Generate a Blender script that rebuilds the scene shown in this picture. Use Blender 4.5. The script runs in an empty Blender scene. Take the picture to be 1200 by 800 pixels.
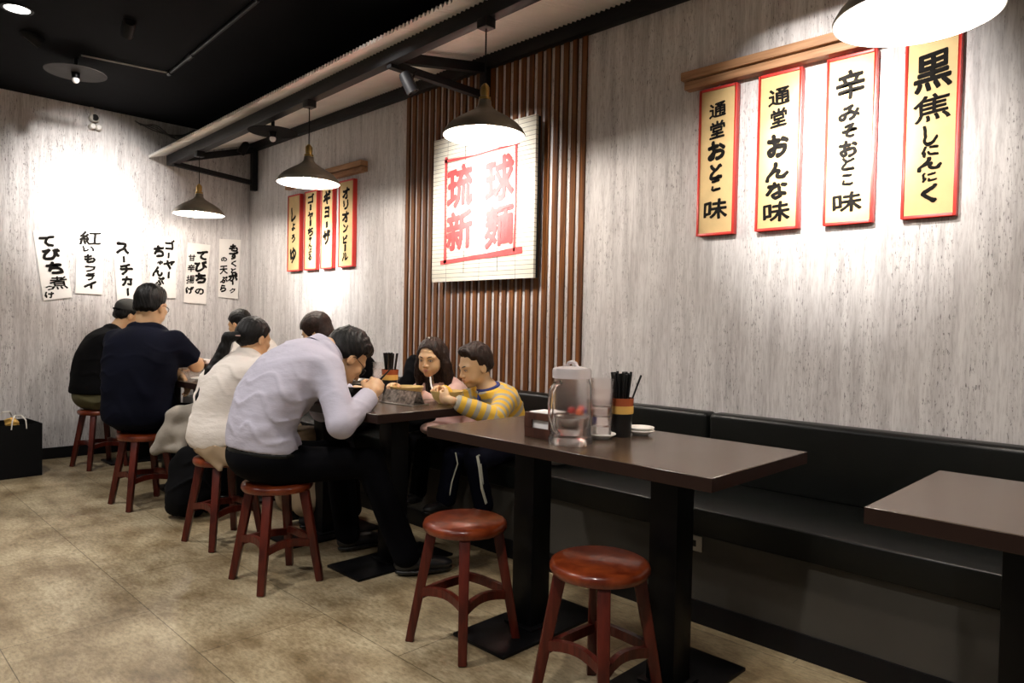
import bpy, bmesh, math, random
import numpy as np
from mathutils import Vector, Matrix
random.seed(7); rng = np.random.RandomState(3)
SC = bpy.context.scene
COL = SC.collection

# ------------------------------------------------------------------ camera
cam_d = bpy.data.cameras.new('camera'); cam = bpy.data.objects.new('camera', cam_d); COL.objects.link(cam)
cf = Vector((-0.70214756, 0.71166715, -0.02277423))
cr = Vector((0.7113824, 0.70251397, 0.02022897))
cu = Vector((-0.03039551, 0.00199746, 0.99953595))
M = Matrix((cr, cu, -cf)).transposed().to_4x4(); M.translation = Vector((0, 0, 1.13))
cam.matrix_world = M
cam_d.sensor_width = 36; cam_d.lens = 824.48 / 1200 * 36; cam_d.clip_start = 0.02
SC.camera = cam

# ------------------------------------------------------------------ world, exposure
SC.view_settings.view_transform = 'Standard'; SC.view_settings.look = 'None'
SC.view_settings.gamma = 1; SC.view_settings.use_curve_mapping = False
SC.view_settings.exposure = 0.20
W = bpy.data.worlds.new('room_ambience'); SC.world = W; W.use_nodes = True
W.node_tree.nodes['Background'].inputs[0].default_value = (1.0, 0.93, 0.86, 1)
W.node_tree.nodes['Background'].inputs[1].default_value = 0.10

LIGHT_SCALE = 1.0
def spot(name, loc, target, energy, angle, blend=.6, radius=.04, color=(1, .945, .90)):
    l = bpy.data.lights.new(name, 'SPOT'); l.energy = energy * LIGHT_SCALE; l.spot_size = math.radians(angle)
    l.spot_blend = blend; l.shadow_soft_size = radius; l.color = color
    o = bpy.data.objects.new(name, l); COL.objects.link(o); o.location = loc
    o.rotation_euler = (Vector(target) - Vector(loc)).to_track_quat('-Z', 'Y').to_euler()
    return o
# wall-washing spots of the ceiling track: (lamp, aim, power, cone)
CORE = 3.0
WALL_SPOTS = [((-1.12, 1.05, 2.78), (-1.10, 3.0, 1.90), 430, 38), ((-3.17, 1.05, 2.78), (-3.12, 3.0, 1.84), 400, 36),
              ((-5.10, 1.05, 2.78), (-5.08, 3.0, 1.60), 300, 34), ((-4.55, 1.35, 2.78), (-6.5, 1.66, 2.05), 330, 44)]
for a, b, e, c in WALL_SPOTS:
    spot('track_spot_light', a, b, e, c, 1.0, .03); spot('track_spot_core', a, b, e * CORE, c * .5, 1.0, .03)
# unseen fill lamps added over the aisle, built as ceiling downlights
AISLE_FILL = [(-4.6, .55), (-2.6, .2), (-.6, .2), (-1.2, -1.4), (-3.6, -1.4)]
for x, y in AISLE_FILL: spot('aisle_fill_lamp', (x, y, 2.80), (x, y + .35, 0), 130, 125, .9, .06)

# ------------------------------------------------------------------ materials
def nodes(m): return m.node_tree.nodes, m.node_tree.links
def mat(name, col, rough=.5, metal=0., var=.12, scale=8, stretch=(1, 1, 1), bump=0., bscale=60, spec=.5, sss=0., coat=0., emit=None, estr=0.):
    m = bpy.data.materials.new(name); m.use_nodes = True; N, Lk = nodes(m); b = N['Principled BSDF']
    tc = N.new('ShaderNodeTexCoord'); mp = N.new('ShaderNodeMapping'); mp.inputs['Scale'].default_value = stretch
    Lk.new(tc.outputs['Object'], mp.inputs[0])
    ns = N.new('ShaderNodeTexNoise'); ns.inputs['Scale'].default_value = scale; ns.inputs['Detail'].default_value = 4
    Lk.new(mp.outputs[0], ns.inputs['Vector'])
    rp = N.new('ShaderNodeValToRGB'); e = rp.color_ramp.elements
    e[0].position = .3; e[1].position = .7
    e[0].color = (*[max(0, c * (1 - var)) for c in col], 1); e[1].color = (*[min(1, c * (1 + var)) for c in col], 1)
    Lk.new(ns.outputs['Fac'], rp.inputs[0]); Lk.new(rp.outputs[0], b.inputs['Base Color'])
    b.inputs['Roughness'].default_value = rough; b.inputs['Metallic'].default_value = metal
    b.inputs['Specular IOR Level'].default_value = spec
    if sss:
        b.inputs['Subsurface Weight'].default_value = sss; b.inputs['Subsurface Radius'].default_value = (.012, .005, .003)
        b.inputs['Subsurface Scale'].default_value = 1.0
    if coat: b.inputs['Coat Weight'].default_value = coat; b.inputs['Coat Roughness'].default_value = .12
    if bump:
        n2 = N.new('ShaderNodeTexNoise'); n2.inputs['Scale'].default_value = bscale; n2.inputs['Detail'].default_value = 3
        Lk.new(mp.outputs[0], n2.inputs['Vector'])
        bp = N.new('ShaderNodeBump'); bp.inputs['Strength'].default_value = bump; bp.inputs['Distance'].default_value = .004
        Lk.new(n2.outputs['Fac'], bp.inputs['Height']); Lk.new(bp.outputs[0], b.inputs['Normal'])
    if emit: b.inputs['Emission Color'].default_value = (*emit, 1); b.inputs['Emission Strength'].default_value = estr
    return m

def wall_mat():
    m = bpy.data.materials.new('striated_plaster_wallpaper'); m.use_nodes = True; N, Lk = nodes(m); b = N['Principled BSDF']
    geo = N.new('ShaderNodeNewGeometry')
    def noise(sc, stretch, detail=4, rough=.5):
        mp = N.new('ShaderNodeMapping'); mp.inputs['Scale'].default_value = stretch; Lk.new(geo.outputs['Position'], mp.inputs[0])
        n = N.new('ShaderNodeTexNoise'); n.inputs['Scale'].default_value = sc; n.inputs['Detail'].default_value = detail
        n.inputs['Roughness'].default_value = rough; Lk.new(mp.outputs[0], n.inputs['Vector']); return n.outputs['Fac']
    def ramp(src, stops):
        r = N.new('ShaderNodeValToRGB'); e = r.color_ramp.elements
        e[0].position, e[0].color = stops[0][0], (*stops[0][1], 1); e[1].position, e[1].color = stops[-1][0], (*stops[-1][1], 1)
        for p, c in stops[1:-1]:
            q = e.new(p); q.color = (*c, 1)
        Lk.new(src, r.inputs[0]); return r.outputs[0]
    def mixc(fac, a, bb, typ='MIX'):
        x = N.new('ShaderNodeMix'); x.data_type = 'RGBA'; x.blend_type = typ
        if hasattr(fac, 'links'): Lk.new(fac, x.inputs[0])
        else: x.inputs[0].default_value = fac
        Lk.new(a, x.inputs[6]); Lk.new(bb, x.inputs[7]); return x.outputs[2]
    streak = ramp(noise(9, (3.2, 3.2, .22), 5, .6), [(.30, (.49, .468, .462)), (.5, (.64, .618, .608)), (.70, (.75, .73, .715))])
    fine = ramp(noise(42, (3, 3, .28), 4, .7), [(.34, (.74, .72, .72)), (.54, (1, 1, 1))])
    c = mixc(1.0, streak, fine, 'MULTIPLY')
    speck = ramp(noise(75, (2.2, 2.2, .42), 3, .7), [(.35, (.20, .19, .19)), (.43, (1, 1, 1))])
    band = ramp(noise(5, (3, 3, .35), 2), [(.42, (0, 0, 0)), (.56, (1, 1, 1))])
    one = N.new('ShaderNodeRGB'); one.outputs[0].default_value = (1, 1, 1, 1)
    sp = mixc(band, one.outputs[0], speck)
    c = mixc(.9, c, sp, 'MULTIPLY')
    Lk.new(c, b.inputs['Base Color']); b.inputs['Roughness'].default_value = .75; b.inputs['Specular IOR Level'].default_value = .25
    bp = N.new('ShaderNodeBump'); bp.inputs['Strength'].default_value = .35; bp.inputs['Distance'].default_value = .003
    Lk.new(c, bp.inputs['Height']); Lk.new(bp.outputs[0], b.inputs['Normal'])
    return m

def floor_mat():
    m = bpy.data.materials.new('stone_look_vinyl_tiles'); m.use_nodes = True; N, Lk = nodes(m); b = N['Principled BSDF']
    geo = N.new('ShaderNodeNewGeometry')
    mp = N.new('ShaderNodeMapping'); mp.inputs['Location'].default_value = (.02, -.0, 0); Lk.new(geo.outputs['Position'], mp.inputs[0])
    br = N.new('ShaderNodeTexBrick'); br.inputs['Scale'].default_value = 1; br.inputs['Brick Width'].default_value = .95
    br.inputs['Row Height'].default_value = .475; br.inputs['Mortar Size'].default_value = .0016; br.offset = .5
    br.inputs['Color1'].default_value = (1, .98, .95, 1); br.inputs['Color2'].default_value = (.78, .74, .68, 1)
    br.inputs['Mortar'].default_value = (.28, .25, .2, 1); Lk.new(mp.outputs[0], br.inputs['Vector'])
    def noise(sc, stretch, d, r=.6):
        q = N.new('ShaderNodeMapping'); q.inputs['Scale'].default_value = stretch; Lk.new(geo.outputs['Position'], q.inputs[0])
        n = N.new('ShaderNodeTexNoise'); n.inputs['Scale'].default_value = sc; n.inputs['Detail'].default_value = d; n.inputs['Roughness'].default_value = r
        Lk.new(q.outputs[0], n.inputs['Vector']); return n.outputs['Fac']
    def ramp(src, st):
        r = N.new('ShaderNodeValToRGB'); e = r.color_ramp.elements
        e[0].position, e[0].color = st[0][0], (*st[0][1], 1); e[1].position, e[1].color = st[-1][0], (*st[-1][1], 1)
        for p, c in st[1:-1]: e.new(p).color = (*c, 1)
        Lk.new(src, r.inputs[0]); return r.outputs[0]
    def mul(a, bb, f=1.):
        x = N.new('ShaderNodeMix'); x.data_type = 'RGBA'; x.blend_type = 'MULTIPLY'; x.inputs[0].default_value = f
        Lk.new(a, x.inputs[6]); Lk.new(bb, x.inputs[7]); return x.outputs[2]
    base = ramp(noise(3.2, (1, 1.5, 1), 6, .62), [(.34, (.17, .123, .064)), (.5, (.32, .262, .165)), (.66, (.46, .40, .275))])
    fine = ramp(noise(34, (1, 2.2, 1), 5, .7), [(.33, (.55, .52, .46)), (.6, (1, 1, 1))])
    c = mul(mul(base, fine), br.outputs['Color'])
    Lk.new(c, b.inputs['Base Color']); b.inputs['Roughness'].default_value = .42; b.inputs['Specular IOR Level'].default_value = .4
    bp = N.new('ShaderNodeBump'); bp.inputs['Strength'].default_value = .15; bp.inputs['Distance'].default_value = .002
    Lk.new(br.outputs['Fac'], bp.inputs['Height']); bp.invert = True; Lk.new(bp.outputs[0], b.inputs['Normal'])
    return m

def stripes_mat(name, cols, freq, attr='along'):
    m = mat(name, cols[0], .85, bump=.15, bscale=250); N, Lk = nodes(m); b = N['Principled BSDF']
    a = N.new('ShaderNodeAttribute'); a.attribute_name = attr
    mu = N.new('ShaderNodeMath'); mu.operation = 'MULTIPLY'; mu.inputs[1].default_value = freq; Lk.new(a.outputs['Fac'], mu.inputs[0])
    fr = N.new('ShaderNodeMath'); fr.operation = 'FRACT'; Lk.new(mu.outputs[0], fr.inputs[0])
    r = N.new('ShaderNodeValToRGB'); r.color_ramp.interpolation = 'CONSTANT'; e = r.color_ramp.elements
    e[0].position = 0; e[0].color = (*cols[0], 1); e[1].position = .55; e[1].color = (*cols[1], 1)
    Lk.new(fr.outputs[0], r.inputs[0]); Lk.new(r.outputs[0], b.inputs['Base Color']); return m

def wood_mat(name, c1, c2, rough=.35, axis=(12, 12, .8), coat=0., scale=3):
    m = bpy.data.materials.new(name); m.use_nodes = True; N, Lk = nodes(m); b = N['Principled BSDF']
    tc = N.new('ShaderNodeTexCoord'); mp = N.new('ShaderNodeMapping'); mp.inputs['Scale'].default_value = axis; Lk.new(tc.outputs['Object'], mp.inputs[0])
    n = N.new('ShaderNodeTexNoise'); n.inputs['Scale'].default_value = scale; n.inputs['Detail'].default_value = 6; n.inputs['Distortion'].default_value = .6
    Lk.new(mp.outputs[0], n.inputs['Vector'])
    r = N.new('ShaderNodeValToRGB'); e = r.color_ramp.elements; e[0].position = .35; e[1].position = .68
    e[0].color = (*c1, 1); e[1].color = (*c2, 1); Lk.new(n.outputs['Fac'], r.inputs[0]); Lk.new(r.outputs[0], b.inputs['Base Color'])
    b.inputs['Specular IOR Level'].default_value = .3
    b.inputs['Roughness'].default_value = rough; b.inputs['Coat Weight'].default_value = coat; b.inputs['Coat Roughness'].default_value = .1
    return m

MT = dict(
 wall=wall_mat(), floor=floor_mat(),
 ceiling=mat('black_painted_ceiling', (.0018, .0018, .0024), .9, var=.5, scale=1.2, bump=.4, bscale=9, spec=.1),
 black=mat('black_powder_coat', (.0025, .0025, .003), .4, spec=.2), black_gloss=mat('black_gloss', (.012, .012, .014), .2),
 bsteel=mat('black_steel', (.008, .008, .009), .55, spec=.25),
 leather=mat('black_leatherette', (.0028, .0034, .0028), .36, bump=.12, bscale=180, spec=.28),
 kick=mat('grey_bench_panel', (.055, .050, .041), .6, var=.15, scale=3),
 skirting=mat('black_skirting', (.004, .004, .005), .5, spec=.25),
 sheet=mat('cream_corrugated_metal', (.92, .90, .86), .5, var=.03),
 slat=wood_mat('walnut_slats', (.055, .017, .004), (.21, .075, .016), .5, (20, 20, .7)),
 rail=wood_mat('oak_rail', (.26, .13, .06), (.48, .27, .14), .5, (1, 14, 14)),
 red=mat('red_lacquer', (.60, .035, .025), .4, var=.05), ink=mat('black_brush_ink', (.010, .009, .008), .9, var=.3, scale=30, spec=.1),
 redink=mat('red_brush_ink', (.62, .06, .06), .6, var=.15, scale=30),
 gold=mat('kraft_gold_paper', (.62, .44, .20), .7, var=.08, scale=14, bump=.3, bscale=12),
 cream=mat('cream_paper', (.80, .72, .52), .7, var=.05), white_paper=mat('white_paper', (.80, .77, .73), .8, var=.03, scale=5, bump=.25, bscale=14),
 bronze=mat('antique_bronze', (.24, .21, .165), .40, metal=.6, var=.2, scale=10), dark_bronze=mat('dark_bronze', (.05, .045, .04), .7, spec=.1), brass=mat('brass', (.50, .32, .10), .28, metal=1.),
 white_enamel=mat('white_enamel', (.85, .83, .8), .4, var=.01),
 bulb=mat('glowing_bulb', (1, 1, 1), .4, emit=(1, .95, .88), estr=30),
 lens=mat('glowing_lens', (1, 1, 1), .4, emit=(1, .96, .9), estr=8),
 table=mat('dark_brown_laminate', (.064, .041, .026), .24, var=.10, scale=60, spec=.75), table_edge=mat('reddish_brown_edge', (.018, .007, .0045), .5, spec=.25),
 stool=wood_mat('cherry_stained_wood', (.095, .012, .003), (.22, .040, .009), .30, (6, 6, 6), coat=.35),
 stool_leg=wood_mat('cherry_stained_leg', (.045, .0055, .003), (.10, .013, .006), .38, (14, 14, 1.5), coat=.15),
 skin=mat('skin', (.56, .335, .175), .5, var=.05, scale=14, sss=.12), skin_kid=mat('child_skin', (.64, .41, .225), .5, var=.04, scale=14, sss=.12),
 lip=mat('lips', (.44, .18, .11), .5), eye=mat('dark_eye', (.012, .009, .008), .25), eyewhite=mat('eye_white', (.6, .55, .5), .3),
 hair=mat('black_hair', (.0035, .003, .0028), .5, var=.5, spec=.22, scale=40, stretch=(1, 1, .3), bump=.7, bscale=120),
 hair_brown=mat('dark_brown_hair', (.020, .010, .0065), .5, var=.5, spec=.22, scale=40, bump=.7, bscale=120),
 lavender=mat('lavender_grey_cotton', (.46, .44, .52), .85, var=.03, bump=.9, bscale=16, stretch=(1, 1, 2.2)),
 white_cloth=mat('white_cotton', (.72, .66, .60), .85, var=.03, bump=.9, bscale=18, stretch=(1, 1, 2.2)),
 navy=mat('navy_cotton', (.0025, .0032, .009), .9, spec=.1, var=.2), blackcloth=mat('black_cotton', (.0025, .0025, .003), .9, spec=.1, var=.2),
 trousers=mat('black_trouser_wool', (.0015, .0015, .0025), .9, spec=.08, var=.2), olive=mat('olive_cotton', (.085, .075, .03), .85, var=.15),
 beige=mat('beige_cotton', (.36, .26, .16), .85, var=.08), pink=mat('dusty_pink_cotton', (.70, .46, .41), .85, var=.12),
 cap=mat('charcoal_cap_cotton', (.035, .035, .032), .85, var=.15), grey_cloth=mat('grey_beige_canvas', (.27, .24, .20), .9, var=.15, bump=.4, bscale=80),
 blue=mat('royal_blue_knit', (.02, .03, .16), .8), shoe=mat('black_shoe_leather', (.008, .008, .009), .35), white_stripe=mat('white_stripe', (.6, .6, .5), .7),
 redshoe=mat('red_canvas', (.35, .02, .015), .7), sole=mat('white_rubber', (.6, .57, .5), .6),
 plate=mat('white_porcelain', (.78, .75, .7), .2, var=.02), mustard=mat('mustard_glaze', (.60, .43, .15), .45, var=.12), napkin=mat('white_tissue', (.82, .8, .78), .9),
 darkwood=wood_mat('dark_box_wood', (.045, .018, .012), (.09, .035, .022), .4, (10, 10, 2)),
 amber=mat('amber_plastic', (.30, .07, .025), .15, var=.05), yellow_label=mat('ochre_label', (.62, .36, .08), .6), blk_plastic=mat('black_plastic', (.006, .006, .006), .3),
 bag=mat('black_paper_bag', (.0025, .0025, .003), .7, spec=.15), rope=mat('white_rope', (.7, .66, .58), .8), outlet=mat('cream_plastic', (.55, .52, .46), .5),
 orange=mat('orange_cap', (.75, .16, .05), .4), redcap=mat('red_cap', (.65, .05, .04), .4), bluecap=mat('blue_cap', (.03, .03, .30), .4), steel=mat('brushed_steel', (.5, .48, .45), .3, metal=1.),
 speckle=mat('speckled_steel', (.30, .25, .21), .35, metal=.5, var=.8, scale=60), cheek=mat('noodle_broth', (.45, .25, .08), .3),
 stripes=stripes_mat('yellow_grey_stripes', ((.70, .42, .04), (.36, .34, .28)), 21.0), cable=mat('grey_cable', (.08, .08, .08), .5),
)
def glass(name, col=(1, 1, 1), rough=.03, ior=1.45, alpha=None):
    m = bpy.data.materials.new(name); m.use_nodes = True; N, Lk = nodes(m); b = N['Principled BSDF']
    b.inputs['Transmission Weight'].default_value = 1; b.inputs['Roughness'].default_value = rough; b.inputs['IOR'].default_value = ior
    n = N.new('ShaderNodeTexNoise'); n.inputs['Scale'].default_value = 5
    r = N.new('ShaderNodeValToRGB'); r.color_ramp.elements[0].color = (*[c * .97 for c in col], 1); r.color_ramp.elements[1].color = (*col, 1)
    Lk.new(n.outputs['Fac'], r.inputs[0]); Lk.new(r.outputs[0], b.inputs['Base Color']); return m
MT['clear'] = glass('clear_plastic', (1, .97, .96), .14, 1.36); MT['water'] = glass('water', (1, 1, 1), .0, 1.33)
MT['board'] = None
def board_mat():
    m = mat('whitewashed_bamboo_slats', (.74, .70, .58), .7, var=.08, scale=20); N, Lk = nodes(m); b = N['Principled BSDF']
    tc = N.new('ShaderNodeTexCoord'); br = N.new('ShaderNodeTexBrick'); br.inputs['Scale'].default_value = 1
    sw = N.new('ShaderNodeMapping'); sw.inputs['Rotation'].default_value = (math.radians(90), 0, 0); Lk.new(tc.outputs['Object'], sw.inputs[0])
    br.inputs['Brick Width'].default_value = .31; br.inputs['Row Height'].default_value = .026; br.inputs['Mortar Size'].default_value = .0014
    br.inputs['Color1'].default_value = (.80, .77, .66, 1); br.inputs['Color2'].default_value = (.68, .65, .54, 1); br.inputs['Mortar'].default_value = (.16, .15, .12, 1); br.offset = .0
    Lk.new(sw.outputs[0], br.inputs['Vector']); Lk.new(br.outputs['Color'], b.inputs['Base Color']); return m
MT['board'] = board_mat()

# ------------------------------------------------------------------ mesh helpers
def tag(o, label=None, cat=None, group=None, kind=None):
    if label: o['label'] = label
    if cat: o['category'] = cat
    if group: o['group'] = group
    if kind: o['kind'] = kind
    return o
def empty(name, loc, label=None, cat=None, group=None, rz=0):
    o = bpy.data.objects.new(name, None); o.empty_display_size = .1; o.location = loc; o.rotation_euler = (0, 0, rz); COL.objects.link(o)
    return tag(o, label, cat, group)
def link(name, me, m, parent=None, smooth=False):
    if isinstance(m, (list, tuple)):
        for q in m: me.materials.append(q)
    else: me.materials.append(m)
    if smooth: me.polygons.foreach_set('use_smooth', [True] * len(me.polygons))
    o = bpy.data.objects.new(name, me); COL.objects.link(o)
    if parent: o.parent = parent
    return o
class MB:
    def __init__(s): s.v = []; s.f = []
    def add(s, vs, fs):
        n = len(s.v); s.v += [tuple(v) for v in vs]; s.f += [tuple(i + n for i in f) for f in fs]; return s
    def box(s, a, b, rot=None, c=None):
        (x0, y0, z0), (x1, y1, z1) = a, b
        vs = [Vector((x, y, z)) for z in (z0, z1) for x, y in ((x0, y0), (x1, y0), (x1, y1), (x0, y1))]
        if rot is not None:
            cc = Vector(c) if c else sum(vs, Vector()) / 8
            vs = [rot @ (v - cc) + cc for v in vs]
        return s.add(vs, [(3, 2, 1, 0), (4, 5, 6, 7), (0, 1, 5, 4), (1, 2, 6, 5), (2, 3, 7, 6), (3, 0, 4, 7)])
    def bar(s, a, b, w, h, up=(0, 0, 1), w2=None, h2=None):
        a, b = Vector(a), Vector(b); d = (b - a).normalized(); up = Vector(up)
        if abs(d.dot(up)) > .99: up = Vector((0, 1, 0))
        x = d.cross(up).normalized(); y = x.cross(d)
        w2 = w if w2 is None else w2; h2 = h if h2 is None else h2
        vs = [a + x * sx * w / 2 + y * sy * h / 2 for sx, sy in ((-1, -1), (1, -1), (1, 1), (-1, 1))] + [b + x * sx * w2 / 2 + y * sy * h2 / 2 for sx, sy in ((-1, -1), (1, -1), (1, 1), (-1, 1))]
        return s.add(vs, [(3, 2, 1, 0), (4, 5, 6, 7), (0, 1, 5, 4), (1, 2, 6, 5), (2, 3, 7, 6), (3, 0, 4, 7)])
    def tube(s, pts, r, n=10, cap=True):
        pts = [Vector(p) for p in pts]; rs = r if isinstance(r, (list, tuple)) else [r] * len(pts); vs = []; ref = None
        for i, p in enumerate(pts):
            t = (pts[min(i + 1, len(pts) - 1)] - pts[max(i - 1, 0)]).normalized()
            if ref is None: ref = Vector((0, 0, 1)) if abs(t.z) < .9 else Vector((1, 0, 0))
            x = t.cross(ref).normalized(); y = x.cross(t).normalized(); ref = y
            for k in range(n):
                an = 2 * math.pi * k / n; vs.append(p + (x * math.cos(an) + y * math.sin(an)) * rs[i])
        fs = [(i * n + k, i * n + (k + 1) % n, (i + 1) * n + (k + 1) % n, (i + 1) * n + k) for i in range(len(pts) - 1) for k in range(n)]
        if cap: fs += [tuple(range(n))[::-1], tuple(range((len(pts) - 1) * n, len(pts) * n))]
        return s.add(vs, fs)
    def lathe(s, prof, n=40, c=(0, 0, 0), closed=False, cap=True):
        vs = []; fs = []; m = len(prof)
        for r, z in prof:
            for k in range(n):
                a = 2 * math.pi * k / n; vs.append((c[0] + r * math.cos(a), c[1] + r * math.sin(a), c[2] + z))
        for i in range(m - 1 + (1 if closed else 0)):
            j = (i + 1) % m
            for k in range(n): fs.append((i * n + k, i * n + (k + 1) % n, j * n + (k + 1) % n, j * n + k))
        if not closed and cap:
            if prof[0][0] > 1e-4: fs.append(tuple(range(n))[::-1])
            if prof[-1][0] > 1e-4: fs.append(tuple(range((m - 1) * n, m * n)))
        return s.add(vs, fs)
    def ball(s, c, r, n=16):
        rr = r if isinstance(r, (tuple, list)) else (r, r, r); vs = []; fs = []; m = n // 2
        for i in range(m + 1):
            th = math.pi * i / m
            for k in range(n):
                a = 2 * math.pi * k / n; vs.append((c[0] + rr[0] * math.sin(th) * math.cos(a), c[1] + rr[1] * math.sin(th) * math.sin(a), c[2] - rr[2] * math.cos(th)))
        fs = [(i * n + k, i * n + (k + 1) % n, (i + 1) * n + (k + 1) % n, (i + 1) * n + k) for i in range(m) for k in range(n)]
        return s.add(vs, fs)
    def build(s, name, m, parent=None, smooth=False, bevel=0., off=None, seg=2, fix=True):
        me = bpy.data.meshes.new(name); vs = s.v if off is None else [(v[0] - off[0], v[1] - off[1], v[2] - off[2]) for v in s.v]
        me.from_pydata(vs, [], s.f); me.update()
        bm = bmesh.new(); bm.from_mesh(me); bmesh.ops.remove_doubles(bm, verts=bm.verts, dist=1e-5)
        if bevel:
            es = [e for e in bm.edges if len(e.link_faces) == 2 and e.calc_face_angle(0) > .6]
            bmesh.ops.bevel(bm, geom=es, offset=bevel, segments=seg, affect='EDGES', profile=.5)
        if fix: bmesh.ops.recalc_face_normals(bm, faces=bm.faces)
        bm.to_mesh(me); bm.free()
        o = link(name, me, m, parent, smooth or bevel > 0)
        if smooth or bevel > 0:
            try: me.set_sharp_from_angle(angle=math.radians(40))
            except Exception: pass
        return o
def dup(root, loc, rz, label=None, group=None):
    r = root.copy(); COL.objects.link(r); r.location = loc; r.rotation_euler = (0, 0, rz)
    if label: r['label'] = label
    if group: r['group'] = group
    for ch in list(root.children):
        c = ch.copy(); COL.objects.link(c); c.parent = r
        for g in ch.children:
            d = g.copy(); COL.objects.link(d); d.parent = c
    return r
BX = lambda a, b: MB().box(a, b)

# ------------------------------------------------------------------ setting
XB, YW, ZC = -6.5, 3.0, 2.83
def structure(name, mb, m, **k): return tag(mb.build(name, m, **k), kind='structure')
structure('floor', BX((XB - .1, -3.2, -.06), (2.6, YW + .1, 0)), MT['floor'])
structure('ceiling', BX((XB - .1, -3.2, ZC), (2.6, YW + .1, ZC + .1)), MT['ceiling'])
structure('wall_right', BX((XB - .1, YW, 0), (2.6, YW + .12, ZC)), MT['wall'])
structure('wall_back', BX((XB - .12, -3.2, 0), (XB, YW, ZC)), MT['wall'])
structure('baseboard_back', BX((XB, -3.2, 0), (XB + .014, 2.44, .088)), MT['skirting'])
structure('trim_1', BX((-5.2, 0.2, ZC - .02), (-3.7, .24, ZC)), MT['black'])
# ------------------------------------------------------------------ long bench on the right wall
bench = empty('bench', (-2, 2.44, 0), 'long black leatherette bench running along the right wall', 'bench')
BO = (-2, 2.44, 0); X0, X1 = XB + .02, 2.4
MB().box((X0, 2.43, .088), (X1, 2.50, .36)).build('base_panel', MT['kick'], bench, off=BO)
MB().box((X0, 2.422, 0), (X1, 2.50, .088)).build('skirting_board', MT['skirting'], bench, off=BO)
MB().box((X0, 2.40, .345), (X1, 2.93, .45)).build('seat_cushion', MT['leather'], bench, bevel=.008, seg=3, off=BO)
edges = [X0, -3.98, -1.597, .79, X1]
for a, b in zip(edges[:-1], edges[1:]):
    MB().box((a + .004, 2.89, .44), (b - .004, 2.992, .752)).build('backrest_panel', MT['leather'], bench, bevel=.022, seg=4, off=BO)
o = empty('wall_socket', (-1.385, 2.43, .306), 'small cream wall socket on the grey panel under the bench', 'socket')
MB().box((-.035, -.008, -.03), (.035, .0, .03)).build('plate', MT['outlet'], o, bevel=.003)
MB().box((-.012, -.0095, -.012), (.012, -.008, .012)).build('socket_insert', MT['blk_plastic'], o)

# ------------------------------------------------------------------ dining tables
def table(x0, label, x1=None, peds=(.26, .86), y0=1.636):
    x1 = x0 + 1.157 if x1 is None else x1
    t = empty('dining_table', (x0, y0, 0), label, 'table', 'dark brown dining tables')
    w, d = x1 - x0, .602
    tp = MB().box((0, 0, .712), (w, d, .75)).build('tabletop', MT['table'], t, bevel=.0015, seg=1)
    e = MB()
    for a, b in (((-.0012, -.0012, .713), (w + .0012, 0, .7485)), ((-.0012, d, .713), (w + .0012, d + .0012, .7485)), ((-.0012, 0, .713), (0, d, .7485)), ((w, 0, .713), (w + .0012, d, .7485))): e.box(a, b)
    e.build('edge_banding', MT['table_edge'], tp)
    for px in peds:
        p = MB().box((px - .05, .25, .02), (px + .05, .35, .70)).build('pedestal', MT['black'], t, bevel=.004)
        MB().box((px - .13, .03, 0), (px + .13, .57, .012)).box((px - .07, .23, .012), (px + .07, .37, .022)).build('foot_plate', MT['black'], p, bevel=.003)
        MB().box((px - .09, .08, .70), (px + .09, .52, .712)).build('mounting_plate', MT['black'], p)
    return t
table(-2.045, 'empty brown table with the water jug and glasses in the foreground')
table(-.52, 'bare brown table at the right edge of the picture')
table(-3.58, 'brown table where the two children and the bowing man eat', y0=1.675)
table(-5.12, 'brown table beside the man in the navy tee')
table(-6.30, 'brown table in the corner by the man with the cap')

# ------------------------------------------------------------------ stools
def make_stool(label):
    t = empty('wooden_stool', (0, 0, 0), label, 'stool', 'round cherry-stained stools')
    pr = [(0, .398), (.12, .398), (.143, .402), (.15, .413), (.15, .422), (.146, .432), (.135, .438), (.0, .4395)]
    MB().lathe(pr, 56).build('seat', MT['stool'], t, smooth=True)
    for sx, sy in ((1, -1), (-1, -1), (-1, 1), (1, 1)):
        MB().bar((sx * .135, sy * .135, 0), (sx * .082, sy * .082, .40), .030, .030, up=(sx, sy, 0), w2=.038, h2=.038).build('leg', MT['stool_leg'], t, bevel=.004)
    zz = .165; q = .135 - .053 * zz / .40
    for k, (ax, ay, bx_, by) in enumerate(((-1, -1, 1, -1), (1, -1, 1, 1), (1, 1, -1, 1), (-1, 1, -1, -1))):
        z = zz + (.0 if k % 2 else .012); m = MB(); P = []
        nx, ny = (ax + bx_) / 2, (ay + by) / 2
        for i in range(9):
            u = i / 8; s = math.sin(math.pi * u)
            P.append(Vector(((ax + (bx_ - ax) * u) * q - nx * .020 * s, (ay + (by - ay) * u) * q - ny * .020 * s, z + .016 * s)))
        for a, b in zip(P[:-1], P[1:]): m.bar(a, b + (b - a) * .08, .018, .030, up=(0, 0, 1))
        m.build('stretcher', MT['stool_leg'], t)
    return t
ST = [((-1.862, 1.668), 3, 'empty round cherry stool left of the front pair'),
      ((-1.266, 1.675), -2, 'empty round cherry stool nearest the camera, glossy seat'),
      ((-2.86, 1.462), 0, 'cherry stool under the man in the lavender shirt'),
      ((-3.55, 1.525), 6, 'cherry stool under the woman in the white shirt'),
      ((-4.57, 1.47), 4, 'cherry stool under the man in the navy tee'),
      ((-5.95, 1.60), 10, 'cherry stool under the man with the cap')]
s0 = make_stool(ST[0][2])
for i, ((x, y), a, lb) in enumerate(ST):
    if i == 0: s0.location = (x, y, 0); s0.rotation_euler = (0, 0, math.radians(a))
    else: dup(s0, (x, y, 0), math.radians(a), lb)

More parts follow.
